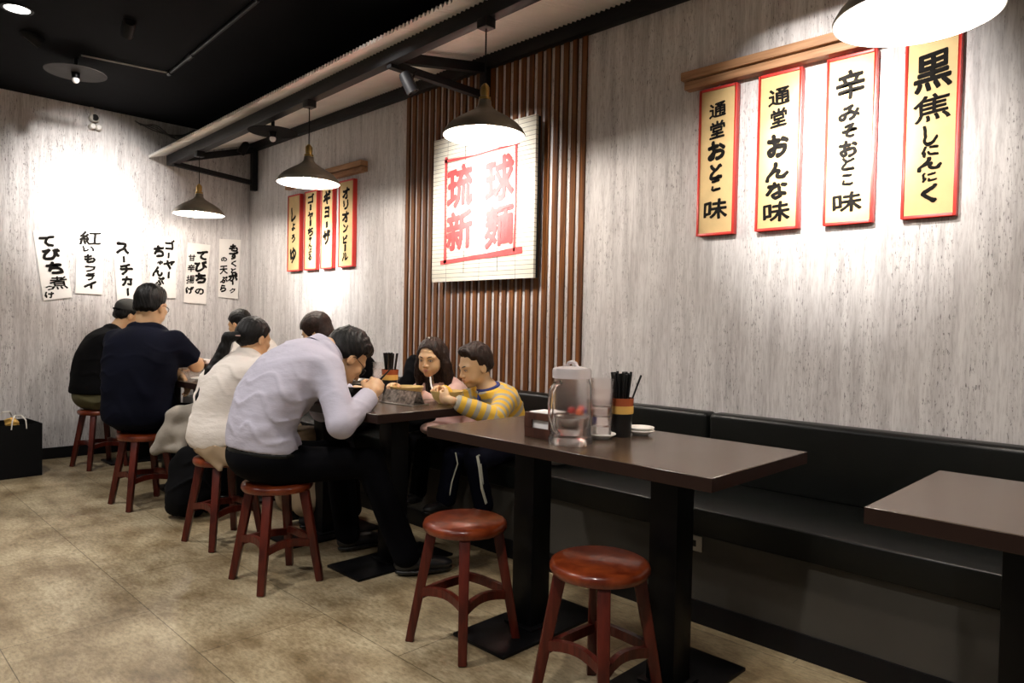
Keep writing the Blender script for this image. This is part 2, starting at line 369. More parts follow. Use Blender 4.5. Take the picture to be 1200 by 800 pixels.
# ------------------------------------------------------------------ slatted wall panel
sl = empty('slat_panel', (-3.15, YW, 0), 'tall walnut slat panel on the right wall behind the white board', 'slatted wall panel')
N_S = 25; xa, xb = -4.025, -2.418; pitch = (xb - xa - .042) / (N_S - 1)
for i in range(N_S):
    x = xa + i * pitch
    MB().box((x, YW - .014, .60), (x + .037, YW - .001, 2.80)).build('slat', MT['slat'], sl, bevel=.002, seg=1, off=(-3.15 , YW, 0))

# ------------------------------------------------------------------ writing
_fc = bpy.data.curves.new('lettering_source', 'FONT'); _fo = bpy.data.objects.new('lettering_source', _fc); COL.objects.link(_fo)
_fc.resolution_u = 4
_gc = {}
def glyph(ch, bold=.022):
    k = (ch, bold)
    if k in _gc: return _gc[k]
    _fc.body = ch; _fc.offset = bold; _fc.size = 1
    dg = bpy.context.evaluated_depsgraph_get(); dg.update(); e = _fo.evaluated_get(dg); me = e.to_mesh()
    v = np.array([(a.co.x, a.co.y) for a in me.vertices]); f = [tuple(p.vertices) for p in me.polygons]; e.to_mesh_clear()
    if ch == 'ー':
        c = (v.min(0) + v.max(0)) / 2; v = v - c; v = np.stack([v[:, 1], -v[:, 0]], 1)   # vertical writing
    lo, hi = v.min(0), v.max(0); v = (v - (lo + hi) / 2) / (hi - lo)
    asp = (hi - lo)
    _gc[k] = (v, f, asp); return _gc[k]
def lettering(name, items, m, parent, origin, R, D, nrm, bold=.0, seed=1, wob=.042, heavy=.044):
    """items: (char, centre across 0..1, centre down, width, height[, slant]) in metres measured from the sheet's top left corner."""
    mb = MB(); rs = np.random.RandomState(seed); R, D, nrm, origin = Vector(R), Vector(D), Vector(nrm), Vector(origin)
    for it in items:
        ch, cx, cy, w, h = it[:5]; sl_ = it[5] if len(it) > 5 else 0
        v, f, asp = glyph(ch, bold); ph = rs.rand(4) * 6.28; wb = wob * (.35 if '\u4e00' <= ch <= '\u9fff' else 1)
        x = v[:, 0] + wb * np.sin(v[:, 1] * 7 + ph[0]) + wb * .5 * np.sin(v[:, 1] * 17 + ph[1])
        y = v[:, 1] + wb * np.sin(v[:, 0] * 6 + ph[2]) + wb * .5 * np.sin(v[:, 0] * 15 + ph[3]) + .10 * v[:, 0]
        x = x + sl_ * y
        hv = heavy * (.36 if ch in '煮揚焦' else .62 if '\u4e00' <= ch <= '\u9fff' else 1.3); rb = min(w, h) * hv if min(w, h) > .03 else .004
        for k in range(8):
            ox, oy = rb * math.cos(k * .785), rb * math.sin(k * .785) * 1.2
            mb.add([origin + R * (cx + a * w * .92 + ox) + D * (cy - b * h * .92 + oy) + nrm * (.0012 + .0003 * k) for a, b in zip(x, y)], f)
    return mb.build(name, m, parent, fix=False)
def brush(name, strokes, m, parent, origin, R, D, nrm, seed=2, lift=.0042):
    """strokes: lists of (across, down, half width) swept into flat brush marks."""
    mb = MB(); rs = np.random.RandomState(seed); R, D, nrm, origin = Vector(R), Vector(D), Vector(nrm), Vector(origin)
    for st in strokes:
        pts = []
        for (a, b) in zip(st[:-1], st[1:]):
            for i in range(6): u = i / 6; pts.append([a[j] + (b[j] - a[j]) * u for j in range(3)])
        pts.append(list(st[-1])); L_, R_ = [], []
        for i, p in enumerate(pts):
            q0, q1 = pts[max(0, i - 1)], pts[min(len(pts) - 1, i + 1)]
            tx, ty = q1[0] - q0[0], q1[1] - q0[1]; n = math.hypot(tx, ty) + 1e-9; nx, ny = -ty / n, tx / n
            w = p[2] * (1 + .18 * (rs.rand() - .5))
            L_.append((p[0] + nx * w, p[1] + ny * w)); R_.append((p[0] - nx * w, p[1] - ny * w))
        vs = [origin + R * x + D * y + nrm * lift for x, y in L_ + R_]; k = len(pts)
        mb.add(vs, [(i, i + 1, k + i + 1, k + i) for i in range(k - 1)])
    return mb.build(name, m, parent, fix=False)

# hanging signs on the right wall: they face -y, across = +x, down = -z
def sign(x0, x1, z0, z1, text, label, group, rail=None, thick=.03, seed=1):
    yf = 2.965; w, h = x1 - x0, z1 - z0
    t = empty('hanging_sign', (x0 + w / 2, yf + thick, z0), label, 'sign', group); off = (x0 + w / 2, yf + thick, z0); b = .011
    f = MB()
    f.box((x0, yf, z0), (x0 + b, yf + thick, z1)).box((x1 - b, yf, z0), (x1, yf + thick, z1)).box((x0 + b, yf, z0), (x1 - b, yf + thick, z0 + b)).box((x0 + b, yf, z1 - b), (x1 - b, yf + thick, z1))
    f.build('frame', MT['red'], t, bevel=.0015, off=off)
    MB().box((x0 + b, yf + .005, z0 + b), (x1 - b, yf + thick - .002, z1 - b)).build('paper_face', MT['gold'], t, off=off)
    lettering('writing', text, MT['ink'], t, (x0 - off[0], yf + .005 - off[1], z1 - off[2]), (1, 0, 0), (0, 0, -1), (0, -1, 0), seed=seed, bold=0)
    m = MB(); xm = x0 + w / 2
    m.tube([(xm, yf + .012, z1 - .004), (xm, yf + .012, z1 + .012), (xm + .005, yf + .012, z1 + .018), (xm, yf + .012, z1 + .024), (xm - .004, yf + .012, z1 + .019)], .0016, 6)
    m.build('hook', MT['steel'], t, off=off)
    return t
z0, z1 = 1.566, 2.244; g1 = 'red-framed signs under the long rail'
def colm(chars, ys, hs, ws, cx=.095):
    return [(c, cx + (d if not isinstance(d, tuple) else 0), y, w, h) for c, y, h, w, d in zip(chars, ys, hs, ws, [0] * 9)]
sign(-1.725, -1.535, z0, z1, colm('通堂おとこ味', (.105, .195, .292, .385, .45, .56), (.070, .080, .085, .075, .050, .095), (.088, .078, .088, .065, .048, .125)),
     'red-framed gold sign reading 通堂おとこ味, leftmost under the long rail', g1, seed=1)
sign(-1.436, -1.243, z0, z1, colm('通堂おんな味', (.105, .195, .315, .425, .505, .60), (.075, .080, .095, .075, .075, .090), (.100, .075, .095, .105, .095, .125)),
     'red-framed gold sign reading 通堂おんな味 under the long rail', g1, seed=2)
sign(-1.143, -.950, z0, z1, colm('辛みそおとこ味', (.120, .235, .305, .375, .435, .500, .590), (.120, .062, .055, .065, .055, .045, .082), (.115, .085, .06, .075, .05, .045, .12)),
     'red-framed sign reading 辛みそおとこ味 in the bright spot under the rail', g1, seed=3)
sign(-.850, -.664, z0, z1, colm('黒焦しにんにく', (.135, .270, .372, .430, .478, .528, .590), (.145, .105, .075, .04, .05, .035, .07), (.13, .13, .05, .055, .09, .05, .06)),
     'red-framed gold sign reading 黒焦しにんにく, rightmost behind the big lamp', g1, seed=4)
g2 = 'narrow red-framed signs in the corner'
z0, z1 = 1.556, 2.205
sign(-5.680, -5.465, z0, z1, colm('しょうゆ', (.16, .27, .37, .51), (.13, .065, .07, .13), (.075, .06, .06, .10), .10), 'narrow red sign reading しょうゆ, leftmost of the corner signs', g2, thick=.034, seed=5)
sign(-5.395, -5.190, z0, z1, colm('ゴーヤーちゃんぷるー', (.065, .135, .205, .265, .335, .395, .445, .492, .545, .595), (.075, .045, .07, .045, .07, .04, .045, .045, .05, .035), (.10, .025, .09, .025, .09, .05, .06, .06, .06, .015), .10), 'narrow red sign reading ゴーヤーちゃんぷるー', g2, thick=.034, seed=6)
sign(-5.128, -4.945, z0, z1, colm('ギョーザ', (.08, .20, .30, .40), (.11, .09, .045, .12), (.11, .07, .025, .11), .09), 'narrow red sign reading ギョーザ, lit almost white', g2, thick=.034, seed=7)
sign(-4.862, -4.652, z0, z1 + .02, colm('オリオンビール', (.10, .19, .28, .37, .455, .52, .59), (.085, .075, .085, .065, .065, .05, .06), (.10, .07, .10, .075, .065, .02, .09), .10), 'narrow red sign reading オリオンビール, rightmost of the corner signs', g2, thick=.034, seed=8)

def rail(x0, x1, label):
    t = empty('sign_rail', (x0, YW, 2.26), label, 'rail')
    MB().box((0, -.052, .0), (x1 - x0, -.001, .036)).build('lower_board', MT['rail'], t, bevel=.002)
    MB().box((-.012, -.066, .042), (x1 - x0, -.001, .080)).build('upper_board', MT['rail'], t, bevel=.002)
    MB().box((.004, -.040, .036), (x1 - x0 - .004, -.001, .042)).build('groove', MT['darkwood'], t)
rail(-1.797, -.62, 'long oak rail carrying the four big red-framed signs')
rail(-5.70, -4.515, 'short oak rail carrying the corner signs')

# white bamboo board with red characters
bx0, bx1, bz0, bz1 = -3.615, -2.71, 1.40, 2.318; bo = (-3.1625, 2.95, 1.40)
bd = empty('slatted_sign_board', bo, 'large white bamboo board with red characters 琉球新麺 on the slat panel', 'sign board')
MB().box((bx0, 2.905, bz0), (bx1, 2.925, bz1)).build('bamboo_face', MT['board'], bd, off=bo, bevel=.001)
MB().box((bx0 + .004, 2.925, bz0 + .004), (bx1 - .004, 2.947, bz1 - .004)).build('backing', MT['black'], bd, off=bo)
bor = (bx0 - bo[0], 2.905 - bo[1], bz1 - bo[2])
lettering('red_characters', [('琉', .265, .325, .25, .27), ('球', .62, .325, .25, .27), ('新', .265, .60, .25, .25), ('麺', .62, .60, .25, .25)], MT['redink'], bd, bor, (1, 0, 0), (0, 0, -1), (0, -1, 0), bold=0, heavy=.055, seed=11, wob=.022)
brush('red_border', [[(.115, .15, .011), (.40, .155, .004), (.78, .14, .006)], [(.13, .125, .012), (.128, .45, .006), (.135, .80, .014)], [(.755, .10, .009), (.76, .5, .006), (.752, .76, .008)], [(.09, .795, .012), (.45, .775, .013), (.82, .755, .020)]], MT['redink'], bd, bor, (1, 0, 0), (0, 0, -1), (0, -1, 0))
MB().box((bx0 + .31, 2.9035, bz0 + .05), (bx0 + .3125, 2.905, bz1 - .05)).box((bx0 + .61, 2.9035, bz0 + .05), (bx0 + .6125, 2.905, bz1 - .05)).build('binding_thread', MT['black'], bd, off=bo)

# paper posters on the back wall: they face +x, across = +y, down = -z
def poster(c, text, label, seed):
    tl, tr, brr, bl = [Vector((XB + .006, y, z)) for y, z in c]
    t = empty('paper_poster', ((tl.x), (bl.y + brr.y) / 2, (bl.z + brr.z) / 2), label, 'poster', 'handwritten menu sheets on the back wall'); of = Vector(t.location)
    m = MB(); n = 10; top = []; 
    rs = np.random.RandomState(seed)
    for j in range(n + 1):
        v = j / n
        for i in range(5):
            u = i / 4; p = (tl * (1 - u) + tr * u) * (1 - v) + (bl * (1 - u) + brr * u) * v
            curl = .010 * max(0, v - .75) * 4 * (.4 + u * .6) + .003 * rs.rand()
            top.append(p + Vector((curl, 0, 0)) - of)
    vs = top + [p - Vector((.0012, 0, 0)) for p in top]; k = len(top)
    fs = [(j * 5 + i, j * 5 + i + 1, (j + 1) * 5 + i + 1, (j + 1) * 5 + i) for j in range(n) for i in range(4)]
    fs += [tuple(k + q for q in f[::-1]) for f in fs]
    m.add(vs, fs).build('sheet', MT['white_paper'], t, smooth=True)
    R = (tr - tl); Dn = (bl - tl); w, h = R.length, Dn.length
    its = [(ch, cx * w, cy * h, gw * w, gh * h) for ch, cx, cy, gw, gh in text]
    lettering('brush_writing', its, MT['ink'], t, tl - of + Vector((.0045, 0, 0)), R.normalized(), Dn.normalized(), (1, 0, 0), bold=0, heavy=.050, seed=seed)
P = [([(1.272, 1.79), (1.478, 1.80), (1.538, 1.285), (1.345, 1.25)], [('て', .40, .15, .50, .15), ('び', .48, .33, .62, .17), ('ち', .52, .53, .56, .17), ('煮', .58, .74, .62, .20), ('つ', .25, .82, .26, .06), ('け', .22, .92, .30, .09)], 'tilted white menu sheet reading てびち煮つけ, leftmost on the back wall'),
 ([(1.575, 1.84), (1.768, 1.838), (1.757, 1.316), (1.562, 1.318)], [('紅', .48, .13, .85, .22), ('い', .42, .30, .45, .09), ('も', .48, .45, .42, .14), ('フ', .52, .61, .40, .09), ('ラ', .53, .73, .34, .11), ('イ', .54, .87, .50, .15)], 'white menu sheet reading 紅いもフライ'),
 ([(1.832, 1.805), (2.033, 1.80), (2.068, 1.292), (1.868, 1.27)], [('ス', .34, .17, .50, .17), ('ー', .36, .34, .06, .09), ('チ', .42, .50, .50, .16), ('カ', .42, .68, .42, .14), ('ー', .43, .86, .06, .12)], 'white menu sheet reading スーチカー above the man with the cap'),
 ([(2.130, 1.845), (2.346, 1.848), (2.336, 1.31), (2.121, 1.30)], [('ゴ', .72, .14, .36, .15), ('ー', .68, .30, .05, .08), ('ヤ', .72, .45, .42, .15), ('ー', .70, .62, .06, .10), ('ち', .30, .25, .42, .18), ('ゃ', .36, .43, .24, .07), ('ん', .28, .57, .42, .15), ('ぷ', .36, .72, .34, .13)], 'white menu sheet in two columns reading ゴーヤーちゃんぷ behind the navy-clad man'),
 ([(2.437, 1.812), (2.637, 1.808), (2.597, 1.268), (2.405, 1.276)], [('て', .66, .20, .50, .15), ('び', .64, .38, .56, .17), ('ち', .66, .58, .50, .17), ('の', .66, .80, .40, .10), ('甘', .22, .25, .32, .11), ('辛', .22, .42, .32, .13), ('揚', .22, .61, .38, .15), ('げ', .22, .79, .34, .12)], 'white menu sheet reading てびちの甘辛揚げ, second from the corner'),
 ([(2.720, 1.872), (2.922, 1.884), (2.896, 1.328), (2.711, 1.336)], [('も', .66, .15, .42, .13), ('ず', .68, .28, .44, .13), ('く', .68, .42, .24, .11), ('と', .68, .54, .26, .09), ('ポ', .66, .66, .46, .15), ('ー', .66, .76, .05, .05), ('ク', .66, .89, .28, .08), ('の', .22, .35, .28, .07), ('天', .22, .53, .38, .15), ('ぷ', .24, .70, .36, .11), ('ら', .22, .85, .28, .12)], 'white menu sheet reading もずくとポークの天ぷら, nearest the corner')]
for i, (c, tx, lb) in enumerate(P): poster(c, tx, lb, 20 + i)
bpy.data.objects.remove(_fo)

# ------------------------------------------------------------------ canopy above the bench
cn = empty('corrugated_canopy', (-3, YW, 2.7), 'long corrugated metal canopy with black beams along the right wall', 'canopy'); co = (-3, YW, 2.7)
def dz(x): return .025 * (x + 6.45)        # the outer edge rises slightly towards the camera
m = MB(); xs = np.arange(XB + .01, 1.2, .0045); vs = []; ys = [2.10, 2.4, 2.7, 2.995]
for x in xs:
    c = .012 * math.sin(2 * math.pi * x / .032)
    for y in ys:
        k = (YW - y) / .9; z = 2.795 - k * (.285 - dz(x)); vs.append((x, y, z + c))
n = len(ys); k = len(vs)
fs = [(i * n + j, (i + 1) * n + j, (i + 1) * n + j + 1, i * n + j + 1) for i in range(len(xs) - 1) for j in range(n - 1)]
m.add(vs + [(a, b, c + .0015) for a, b, c in vs], fs + [tuple(q + k for q in f[::-1]) for f in fs] + [((i + 1) * n, i * n, k + i * n, k + (i + 1) * n) for i in range(len(xs) - 1)])
m.build('corrugated_sheet', MT['sheet'], cn, off=co, fix=False, smooth=True)
def beam(name, y0, y1, zb, h, tilt):
    m = MB(); a, b = XB + .05, 1.2; ta, tb = (dz(a), dz(b)) if tilt else (0, 0)
    m.add([(a, y0, zb + ta), (b, y0, zb + tb), (b, y1, zb + tb), (a, y1, zb + ta), (a, y0, zb + h + ta), (b, y0, zb + h + tb), (b, y1, zb + h + tb), (a, y1, zb + h + ta)],
          [(3, 2, 1, 0), (4, 5, 6, 7), (0, 1, 5, 4), (1, 2, 6, 5), (2, 3, 7, 6), (3, 0, 4, 7)]); return m.build(name, MT['bsteel'], cn, off=co, bevel=.003)
beam('outer_beam', 2.235, 2.295, 2.452, .085, True)
beam('wall_beam', 2.945, 2.998, 2.70, .085, False)
for bxp in (-6.33, -3.20):
    z_o = 2.452 + dz(bxp)
    b = MB().bar((bxp, 2.965, 2.33 if bxp < -5 else 2.44), (bxp, 2.965, 2.71), .05, .05).build('bracket_post', MT['bsteel'], cn, off=co)
    MB().bar((bxp, 2.29, z_o + .045), (bxp, 2.95, 2.70), .045, .055).build('bracket_arm', MT['bsteel'], cn, off=co)
    MB().bar((bxp, 2.25, z_o), (bxp, 2.945, 2.40 if bxp < -5 else z_o + .0), .04, .04).build('bracket_strut', MT['bsteel'], cn, off=co)

# ------------------------------------------------------------------ pendant lamps
def pendant(x, y, rim, label, power=28):
    t = empty('pendant_lamp', (x, y, rim), label, 'lamp', 'bronze pendant lamps along the canopy'); R = .192; top = 2.452 + dz(x) - rim
    pr = [(R, 0), (R + .001, .006), (R - .012, .030), (R - .035, .055), (R - .075, .082), (.075, .105), (.045, .125), (.032, .142), (.030, .165), (.0, .168)]
    inn = [(0, .160), (.024, .158), (.027, .140), (.040, .121), (.070, .101), (R - .078, .078), (R - .038, .051), (R - .015, .028), (R - .003, .006), (R - .003, 0)]
    sh = MB().lathe(pr, 56, cap=False).build('shade', MT['bronze'], t, smooth=True, fix=False)
    MB().lathe(inn + [(R, 0)], 56, cap=False).build('shade_lining', MT['white_enamel'], sh, smooth=True, fix=False)
    MB().lathe([(0, .168), (.028, .168), (.028, .180), (.020, .184), (.022, .20), (.022, .225), (.016, .235), (.006, .245), (0, .245)], 24).build('socket_cap', MT['brass'], t, smooth=True)
    MB().tube([(0, 0, .24), (0, 0, top - .03)], .0035, 8).build('cord', MT['black'], t)
    MB().box((-.032, -.03, top - .045), (.032, .03, top)).build('ceiling_block', MT['bsteel'], t, bevel=.002)
    MB().ball((0, 0, .058), (.042, .042, .046), 20).build('bulb', MT['bulb'], t, smooth=True)
    l = bpy.data.lights.new('pendant_light', 'POINT'); l.energy = power; l.shadow_soft_size = .05; l.color = (1, .9, .80)
    lo = bpy.data.objects.new('pendant_light', l); COL.objects.link(lo); lo.parent = t; lo.location = (0, 0, .004)
for x, y, rz_, lb in ((-5.77, 2.25, 1.965, 'bronze pendant lamp farthest away, near the back wall'), (-4.045, 2.25, 1.995, 'bronze pendant lamp in front of the narrow corner signs'),
                      (-2.43, 2.25, 2.01, 'bronze pendant lamp in front of the white board'), (-.55, 1.99, 1.93, 'large bronze pendant lamp cut by the top edge at right')):
    pendant(x, y, rz_, lb)

# flat disk lamps, spotlights, pipes, emergency light on the black ceiling
def disk_lamp(c, r, top, label, m):
    t = empty('disk_lamp', c, label, 'lamp')
    MB().lathe([(0, .004), (r, 0), (r, .003), (.03, .012), (0, .014)], 48).build('disk_shade', m, t, smooth=True)
    MB().lathe([(0, -.035), (.022, -.035), (.026, -.005), (.026, .0), (0, .0)], 20).build('socket', MT['black'], t, smooth=True)
    MB().ball((0, 0, -.045), (.022, .022, .022), 14).build('silver_bulb', MT['white_enamel'], t, smooth=True)
    MB().tube([(0, 0, .01), (0, 0, top)], .012, 10).build('rod', MT['black'], t)
disk_lamp((-4.63, 2.30, 2.43), .165, .075, 'flat black disk lamp hanging under the canopy', MT['ceiling'])
disk_lamp((-5.36, 1.285, 2.735), .18, .095, 'flat disk lamp on the black ceiling at upper left', MT['dark_bronze'])
def track_spot(c, aim, label, lit=False):
    t = empty('track_spotlight', c, label, 'spotlight'); d = (Vector(aim) - Vector(c)).normalized()
    R = d.to_track_quat('-Z', 'Y').to_matrix()
    b = MB().lathe([(0, .07), (.028, .07), (.034, .055), (.036, -.045), (.030, -.045), (.029, .0), (0, .0)], 28)
    b.v = [tuple(R @ Vector(v)) for v in b.v]; b.build('housing', MT['bsteel'], t, smooth=True)
    e = MB().lathe([(0, -.038), (.029, -.038), (.029, -.041), (0, -.041)], 24); e.v = [tuple(R @ Vector(v)) for v in e.v]
    e.build('lens', MT['lens'] if lit else MT['black_gloss'], t, smooth=True)
    MB().tube([(0, 0, 0), (0, 0, max(.05, ZC - c[2] - .002))] if lit else [(0, 0, 0), (0, .03, .06), (0, .05, .09)], .007, 8).build('stem', MT['bsteel'], t)
for a, b, e, c in WALL_SPOTS: 
    d = (Vector(b) - Vector(a)).normalized(); track_spot(tuple(Vector(a) - d * .055), b, 'black ceiling spotlight aimed at the ' + {-1.12: 'four big signs', -3.17: 'white bamboo board', -5.10: 'narrow corner signs', -4.55: 'menu sheets on the back wall'}[a[0]], True)
track_spot((-6.20, 2.80, 2.66), (-6.5, 2.2, 1.5), 'black clamp spotlight on the far canopy bracket')
track_spot((-3.16, 2.36, 2.44), (-2.9, 2.8, 1.5), 'black clamp spotlight on the bracket beside the slat panel')
for x, y in AISLE_FILL + [(-4.745, .852)]:  # fittings for the added aisle fill lamps, then the one visible downlight
    t = empty('ceiling_downlight', (x, y, ZC), 'round white downlight glowing in the black ceiling' + (', at the upper left' if x < -4.7 else ' above the aisle, unseen and added as fill'), 'downlight', 'added aisle fill lamps' if x > -4.7 else None)
    MB().lathe([(.062, -.006), (.078, -.006), (.078, 0), (.062, 0)], 32, closed=True).build('ring', MT['bsteel'], t, smooth=True)
    MB().lathe([(0, -.001), (.061, -.001), (.061, -.004), (0, -.004)], 32).build('lens', MT['lens'], t)
pp = empty('ceiling_conduit', (-5.2, 1.28, 2.8), 'thin metal conduit bending across the black ceiling', 'pipe'); po = (-5.2, 1.28, 2.8)
MB().tube([(-5.22, 1.281, 2.815), (-5.123, 1.792, 2.815)], .006, 8).build('thin_pipe', MT['steel'], pp, off=po)
MB().tube([(-5.123, 1.792, 2.815), (-3.6, 1.70, 2.815)], .012, 10).build('pipe', MT['bsteel'], pp, off=po)
MB().tube([(-4.75, 1.77, 2.815), (-4.65, 1.763, 2.815)], .018, 10).tube([(-5.14, 1.79, 2.815), (-5.10, 1.79, 2.815)], .018, 10).build('coupling', MT['bsteel'], pp, off=po)
em = empty('emergency_light', (-6.47, 1.672, 2.70), 'small twin-head emergency light high on the back wall', 'emergency light')
MB().box((-.03, -.012, .06), (-.015, .012, .14)).build('bracket', MT['outlet'], em)
for k, (dy, dz_) in enumerate(((.0, .04), (-.012, -.03), (.03, -.03))):
    b = MB().tube([(-.02, dy, dz_), (.03, dy + .01, dz_)], [.03, .036] if k == 0 else [.02, .024], 20).build('lamp_head', MT['outlet'], em, bevel=.003)
    MB().tube([(.0305, dy + .01, dz_), (.033, dy + .01, dz_)], .026 if k == 0 else .017, 18).build('lamp_lens', MT['blk_plastic'] if k == 0 else MT['white_enamel'], b)
cb = empty('cable_bundle', (-6.45, 2.2, 2.78), 'loose grey cables drooping at the top of the back wall', 'cables')
for k in range(4):
    pts = [(0, -.22 + .5 * i / 10 + .01 * k, -.0 - .06 * math.sin(math.pi * i / 10) - .012 * k * math.sin(2 + i)) for i in range(11)]
    MB().tube([(p[0] + .01 * k, p[1], p[2]) for p in pts], .005, 6).build('cable', MT['cable'], cb)
# ------------------------------------------------------------------ organic surfaces: smooth unions sampled on a grid
def V(*a): return np.array(a, float)
def unit(a): a = np.asarray(a, float); return a / (np.linalg.norm(a) + 1e-12)
class Cone:
    def __init__(s, a, b, ra, rb, k=.03, op='add', along=0.): s.a, s.b, s.ra, s.rb, s.k, s.op, s.al = V(*a), V(*b), ra, rb, k, op, along
    def box(s): r = max(s.ra, s.rb); return np.minimum(s.a, s.b) - r, np.maximum(s.a, s.b) + r
    def d(s, P):
        ba = s.b - s.a; h = np.clip(((P - s.a) @ ba) / (ba @ ba + 1e-12), 0, 1)
        return np.linalg.norm(P - s.a - h[:, None] * ba, axis=1) - (s.ra + (s.rb - s.ra) * h)
    def t(s, P): ba = s.b - s.a; L = np.linalg.norm(ba); return s.al + ((P - s.a) @ ba) / L
class Ell:
    def __init__(s, c, r, X=(1, 0, 0), Y=(0, 1, 0), Z=(0, 0, 1), k=.03, op='add', along=0.): s.c, s.r, s.R, s.k, s.op, s.al = V(*c), V(*r), np.array([unit(X), unit(Y), unit(Z)]), k, op, along
    def box(s): e = np.sqrt(((s.R * s.r[:, None]) ** 2).sum(0)); return s.c - e, s.c + e
    def d(s, P):
        q = (P - s.c) @ s.R.T; k0 = np.linalg.norm(q / s.r, axis=1); k1 = np.linalg.norm(q / s.r ** 2, axis=1) + 1e-9
        return k0 * (k0 - 1) / k1
    def t(s, P): return s.al + (P - s.c) @ s.R[2]
class Cyl:
    def __init__(s, a, b, r, k=.002, op='sub'): s.a, s.b, s.r, s.k, s.op, s.al = V(*a), V(*b), r, k, op, 0
    def box(s): return np.minimum(s.a, s.b) - s.r, np.maximum(s.a, s.b) + s.r
    def d(s, P):
        ba = s.b - s.a; L = np.linalg.norm(ba); u = ba / L; t = (P - s.a) @ u; rd = np.linalg.norm(P - s.a - t[:, None] * u, axis=1) - s.r
        return np.maximum(rd, np.maximum(-t, t - L))
    def t(s, P): return np.zeros(len(P))
def surface(prims, cell, lo=None, hi=None, mod=None, cuts=(), attr=False):
    """prims -> (verts, quads). mod(P) is added to the distance; cuts are functions P -> distance kept where negative."""
    adds = [p for p in prims if p.op == 'add']; prims = [p for p in prims if not isinstance(p, Cyl)] + [p for p in prims if isinstance(p, Cyl)]
    bl = np.min([p.box()[0] for p in adds], 0) - 2.5 * cell - .012; bh = np.max([p.box()[1] for p in adds], 0) + 2.5 * cell + .012
    if lo is not None: bl = np.maximum(bl, lo)
    if hi is not None: bh = np.minimum(bh, hi)
    n = np.maximum(np.ceil((bh - bl) / cell).astype(int) + 1, 4); ax = [bl[i] + np.arange(n[i]) * cell for i in range(3)]
    D = np.full(n, 1.0)
    for p in prims:
        a, b = p.box(); mg = p.k + 3 * cell + .015
        i0 = np.clip(((a - mg - bl) / cell).astype(int), 0, n); i1 = np.clip(((b + mg - bl) / cell).astype(int) + 2, 0, n)
        if (i1 - i0).min() <= 0: continue
        S = tuple(slice(u, v) for u, v in zip(i0, i1))
        G = np.stack(np.meshgrid(*[ax[i][S[i]] for i in range(3)], indexing='ij'), -1).reshape(-1, 3)
        d = p.d(G).reshape(D[S].shape); o = D[S]; k = max(p.k, 1e-4)
        if p.op == 'add':
            h = np.clip(.5 + .5 * (o - d) / k, 0, 1); D[S] = o + (d - o) * h - k * h * (1 - h)
        else:
            h = np.clip(.5 - .5 * (o + d) / k, 0, 1); D[S] = o + (-d - o) * h + k * h * (1 - h)
    if mod is not None or len(cuts):
        m = np.abs(D) < (.05 + 3 * cell) if not len(cuts) else D < .05 + 3 * cell
        idx = np.argwhere(m); P = bl + idx * cell; d = D[m]
        if mod is not None: d = d + mod(P)
        for c in cuts: d = np.maximum(d, c(P))
        D[m] = d
    # close at the border
    ins = D < 0
    c0 = ins[:-1, :-1, :-1]; cnt = np.zeros(c0.shape, int)
    offs = [(i, j, k) for i in (0, 1) for j in (0, 1) for k in (0, 1)]
    sl = lambda o: tuple(slice(o[i], n[i] - 1 + o[i]) for i in range(3))
    for o in offs: cnt += ins[sl(o)]
    act = (cnt > 0) & (cnt < 8); idx = np.argwhere(act)
    if len(idx) == 0: return np.zeros((0, 3)), np.zeros((0, 4), int)
    vid = np.full(c0.shape, -1); vid[act] = np.arange(len(idx))
    acc = np.zeros((len(idx), 3)); num = np.zeros(len(idx))
    for a in offs:
        for q in range(3):
            if a[q]: continue
            b = list(a); b[q] = 1; da = D[idx[:, 0] + a[0], idx[:, 1] + a[1], idx[:, 2] + a[2]]; db = D[idx[:, 0] + b[0], idx[:, 1] + b[1], idx[:, 2] + b[2]]
            m = (da < 0) != (db < 0); t = np.where(m, da / np.where(m, da - db, 1), 0)
            p = np.tile(np.array(a, float), (len(idx), 1)); p[:, q] += t
            acc[m] += p[m]; num[m] += 1
    vs = bl + (idx + acc / np.maximum(num, 1)[:, None]) * cell
    qs = []
    for q in range(3):
        u, v = (q + 1) % 3, (q + 2) % 3
        sa = [slice(None)] * 3; sb = [slice(None)] * 3; sa[q] = slice(0, n[q] - 1); sb[q] = slice(1, n[q])
        ch = ins[tuple(sa)] != ins[tuple(sb)]; e = np.argwhere(ch)
        e = e[(e[:, u] > 0) & (e[:, v] > 0) & (e[:, u] < n[u] - 1) & (e[:, v] < n[v] - 1)]
        if not len(e): continue
        f = []
        for du, dv in ((1, 1), (0, 1), (0, 0), (1, 0)):
            w = e.copy(); w[:, u] -= du; w[:, v] -= dv; f.append(vid[w[:, 0], w[:, 1], w[:, 2]])
        f = np.stack(f, 1); fl = ins[tuple(sa)][e[:, 0], e[:, 1], e[:, 2]]
        f[~fl] = f[~fl][:, ::-1]; qs.append(f)
    F = np.concatenate(qs); F = F[(F >= 0).all(1)]
    return vs, F
def mesh_from(name, parts, m, parent, off, attrs=None):
    vs = np.concatenate([p[0] for p in parts]) - np.array(off); k = 0; fs = []
    for v, f in parts: fs.append(f + k); k += len(v)
    F = np.concatenate(fs); me = bpy.data.meshes.new(name)
    me.vertices.add(len(vs)); me.vertices.foreach_set('co', vs.astype(np.float32).ravel())
    me.loops.add(F.size); me.loops.foreach_set('vertex_index', F.ravel().astype(np.int32))
    me.polygons.add(len(F)); me.polygons.foreach_set('loop_start', np.arange(0, F.size, 4, dtype=np.int32))
    me.update(calc_edges=True); me.validate()
    if attrs is not None:
        a = me.attributes.new('along', 'FLOAT', 'POINT'); a.data.foreach_set('value', attrs.astype(np.float32))
    return link(name, me, m, parent, True)
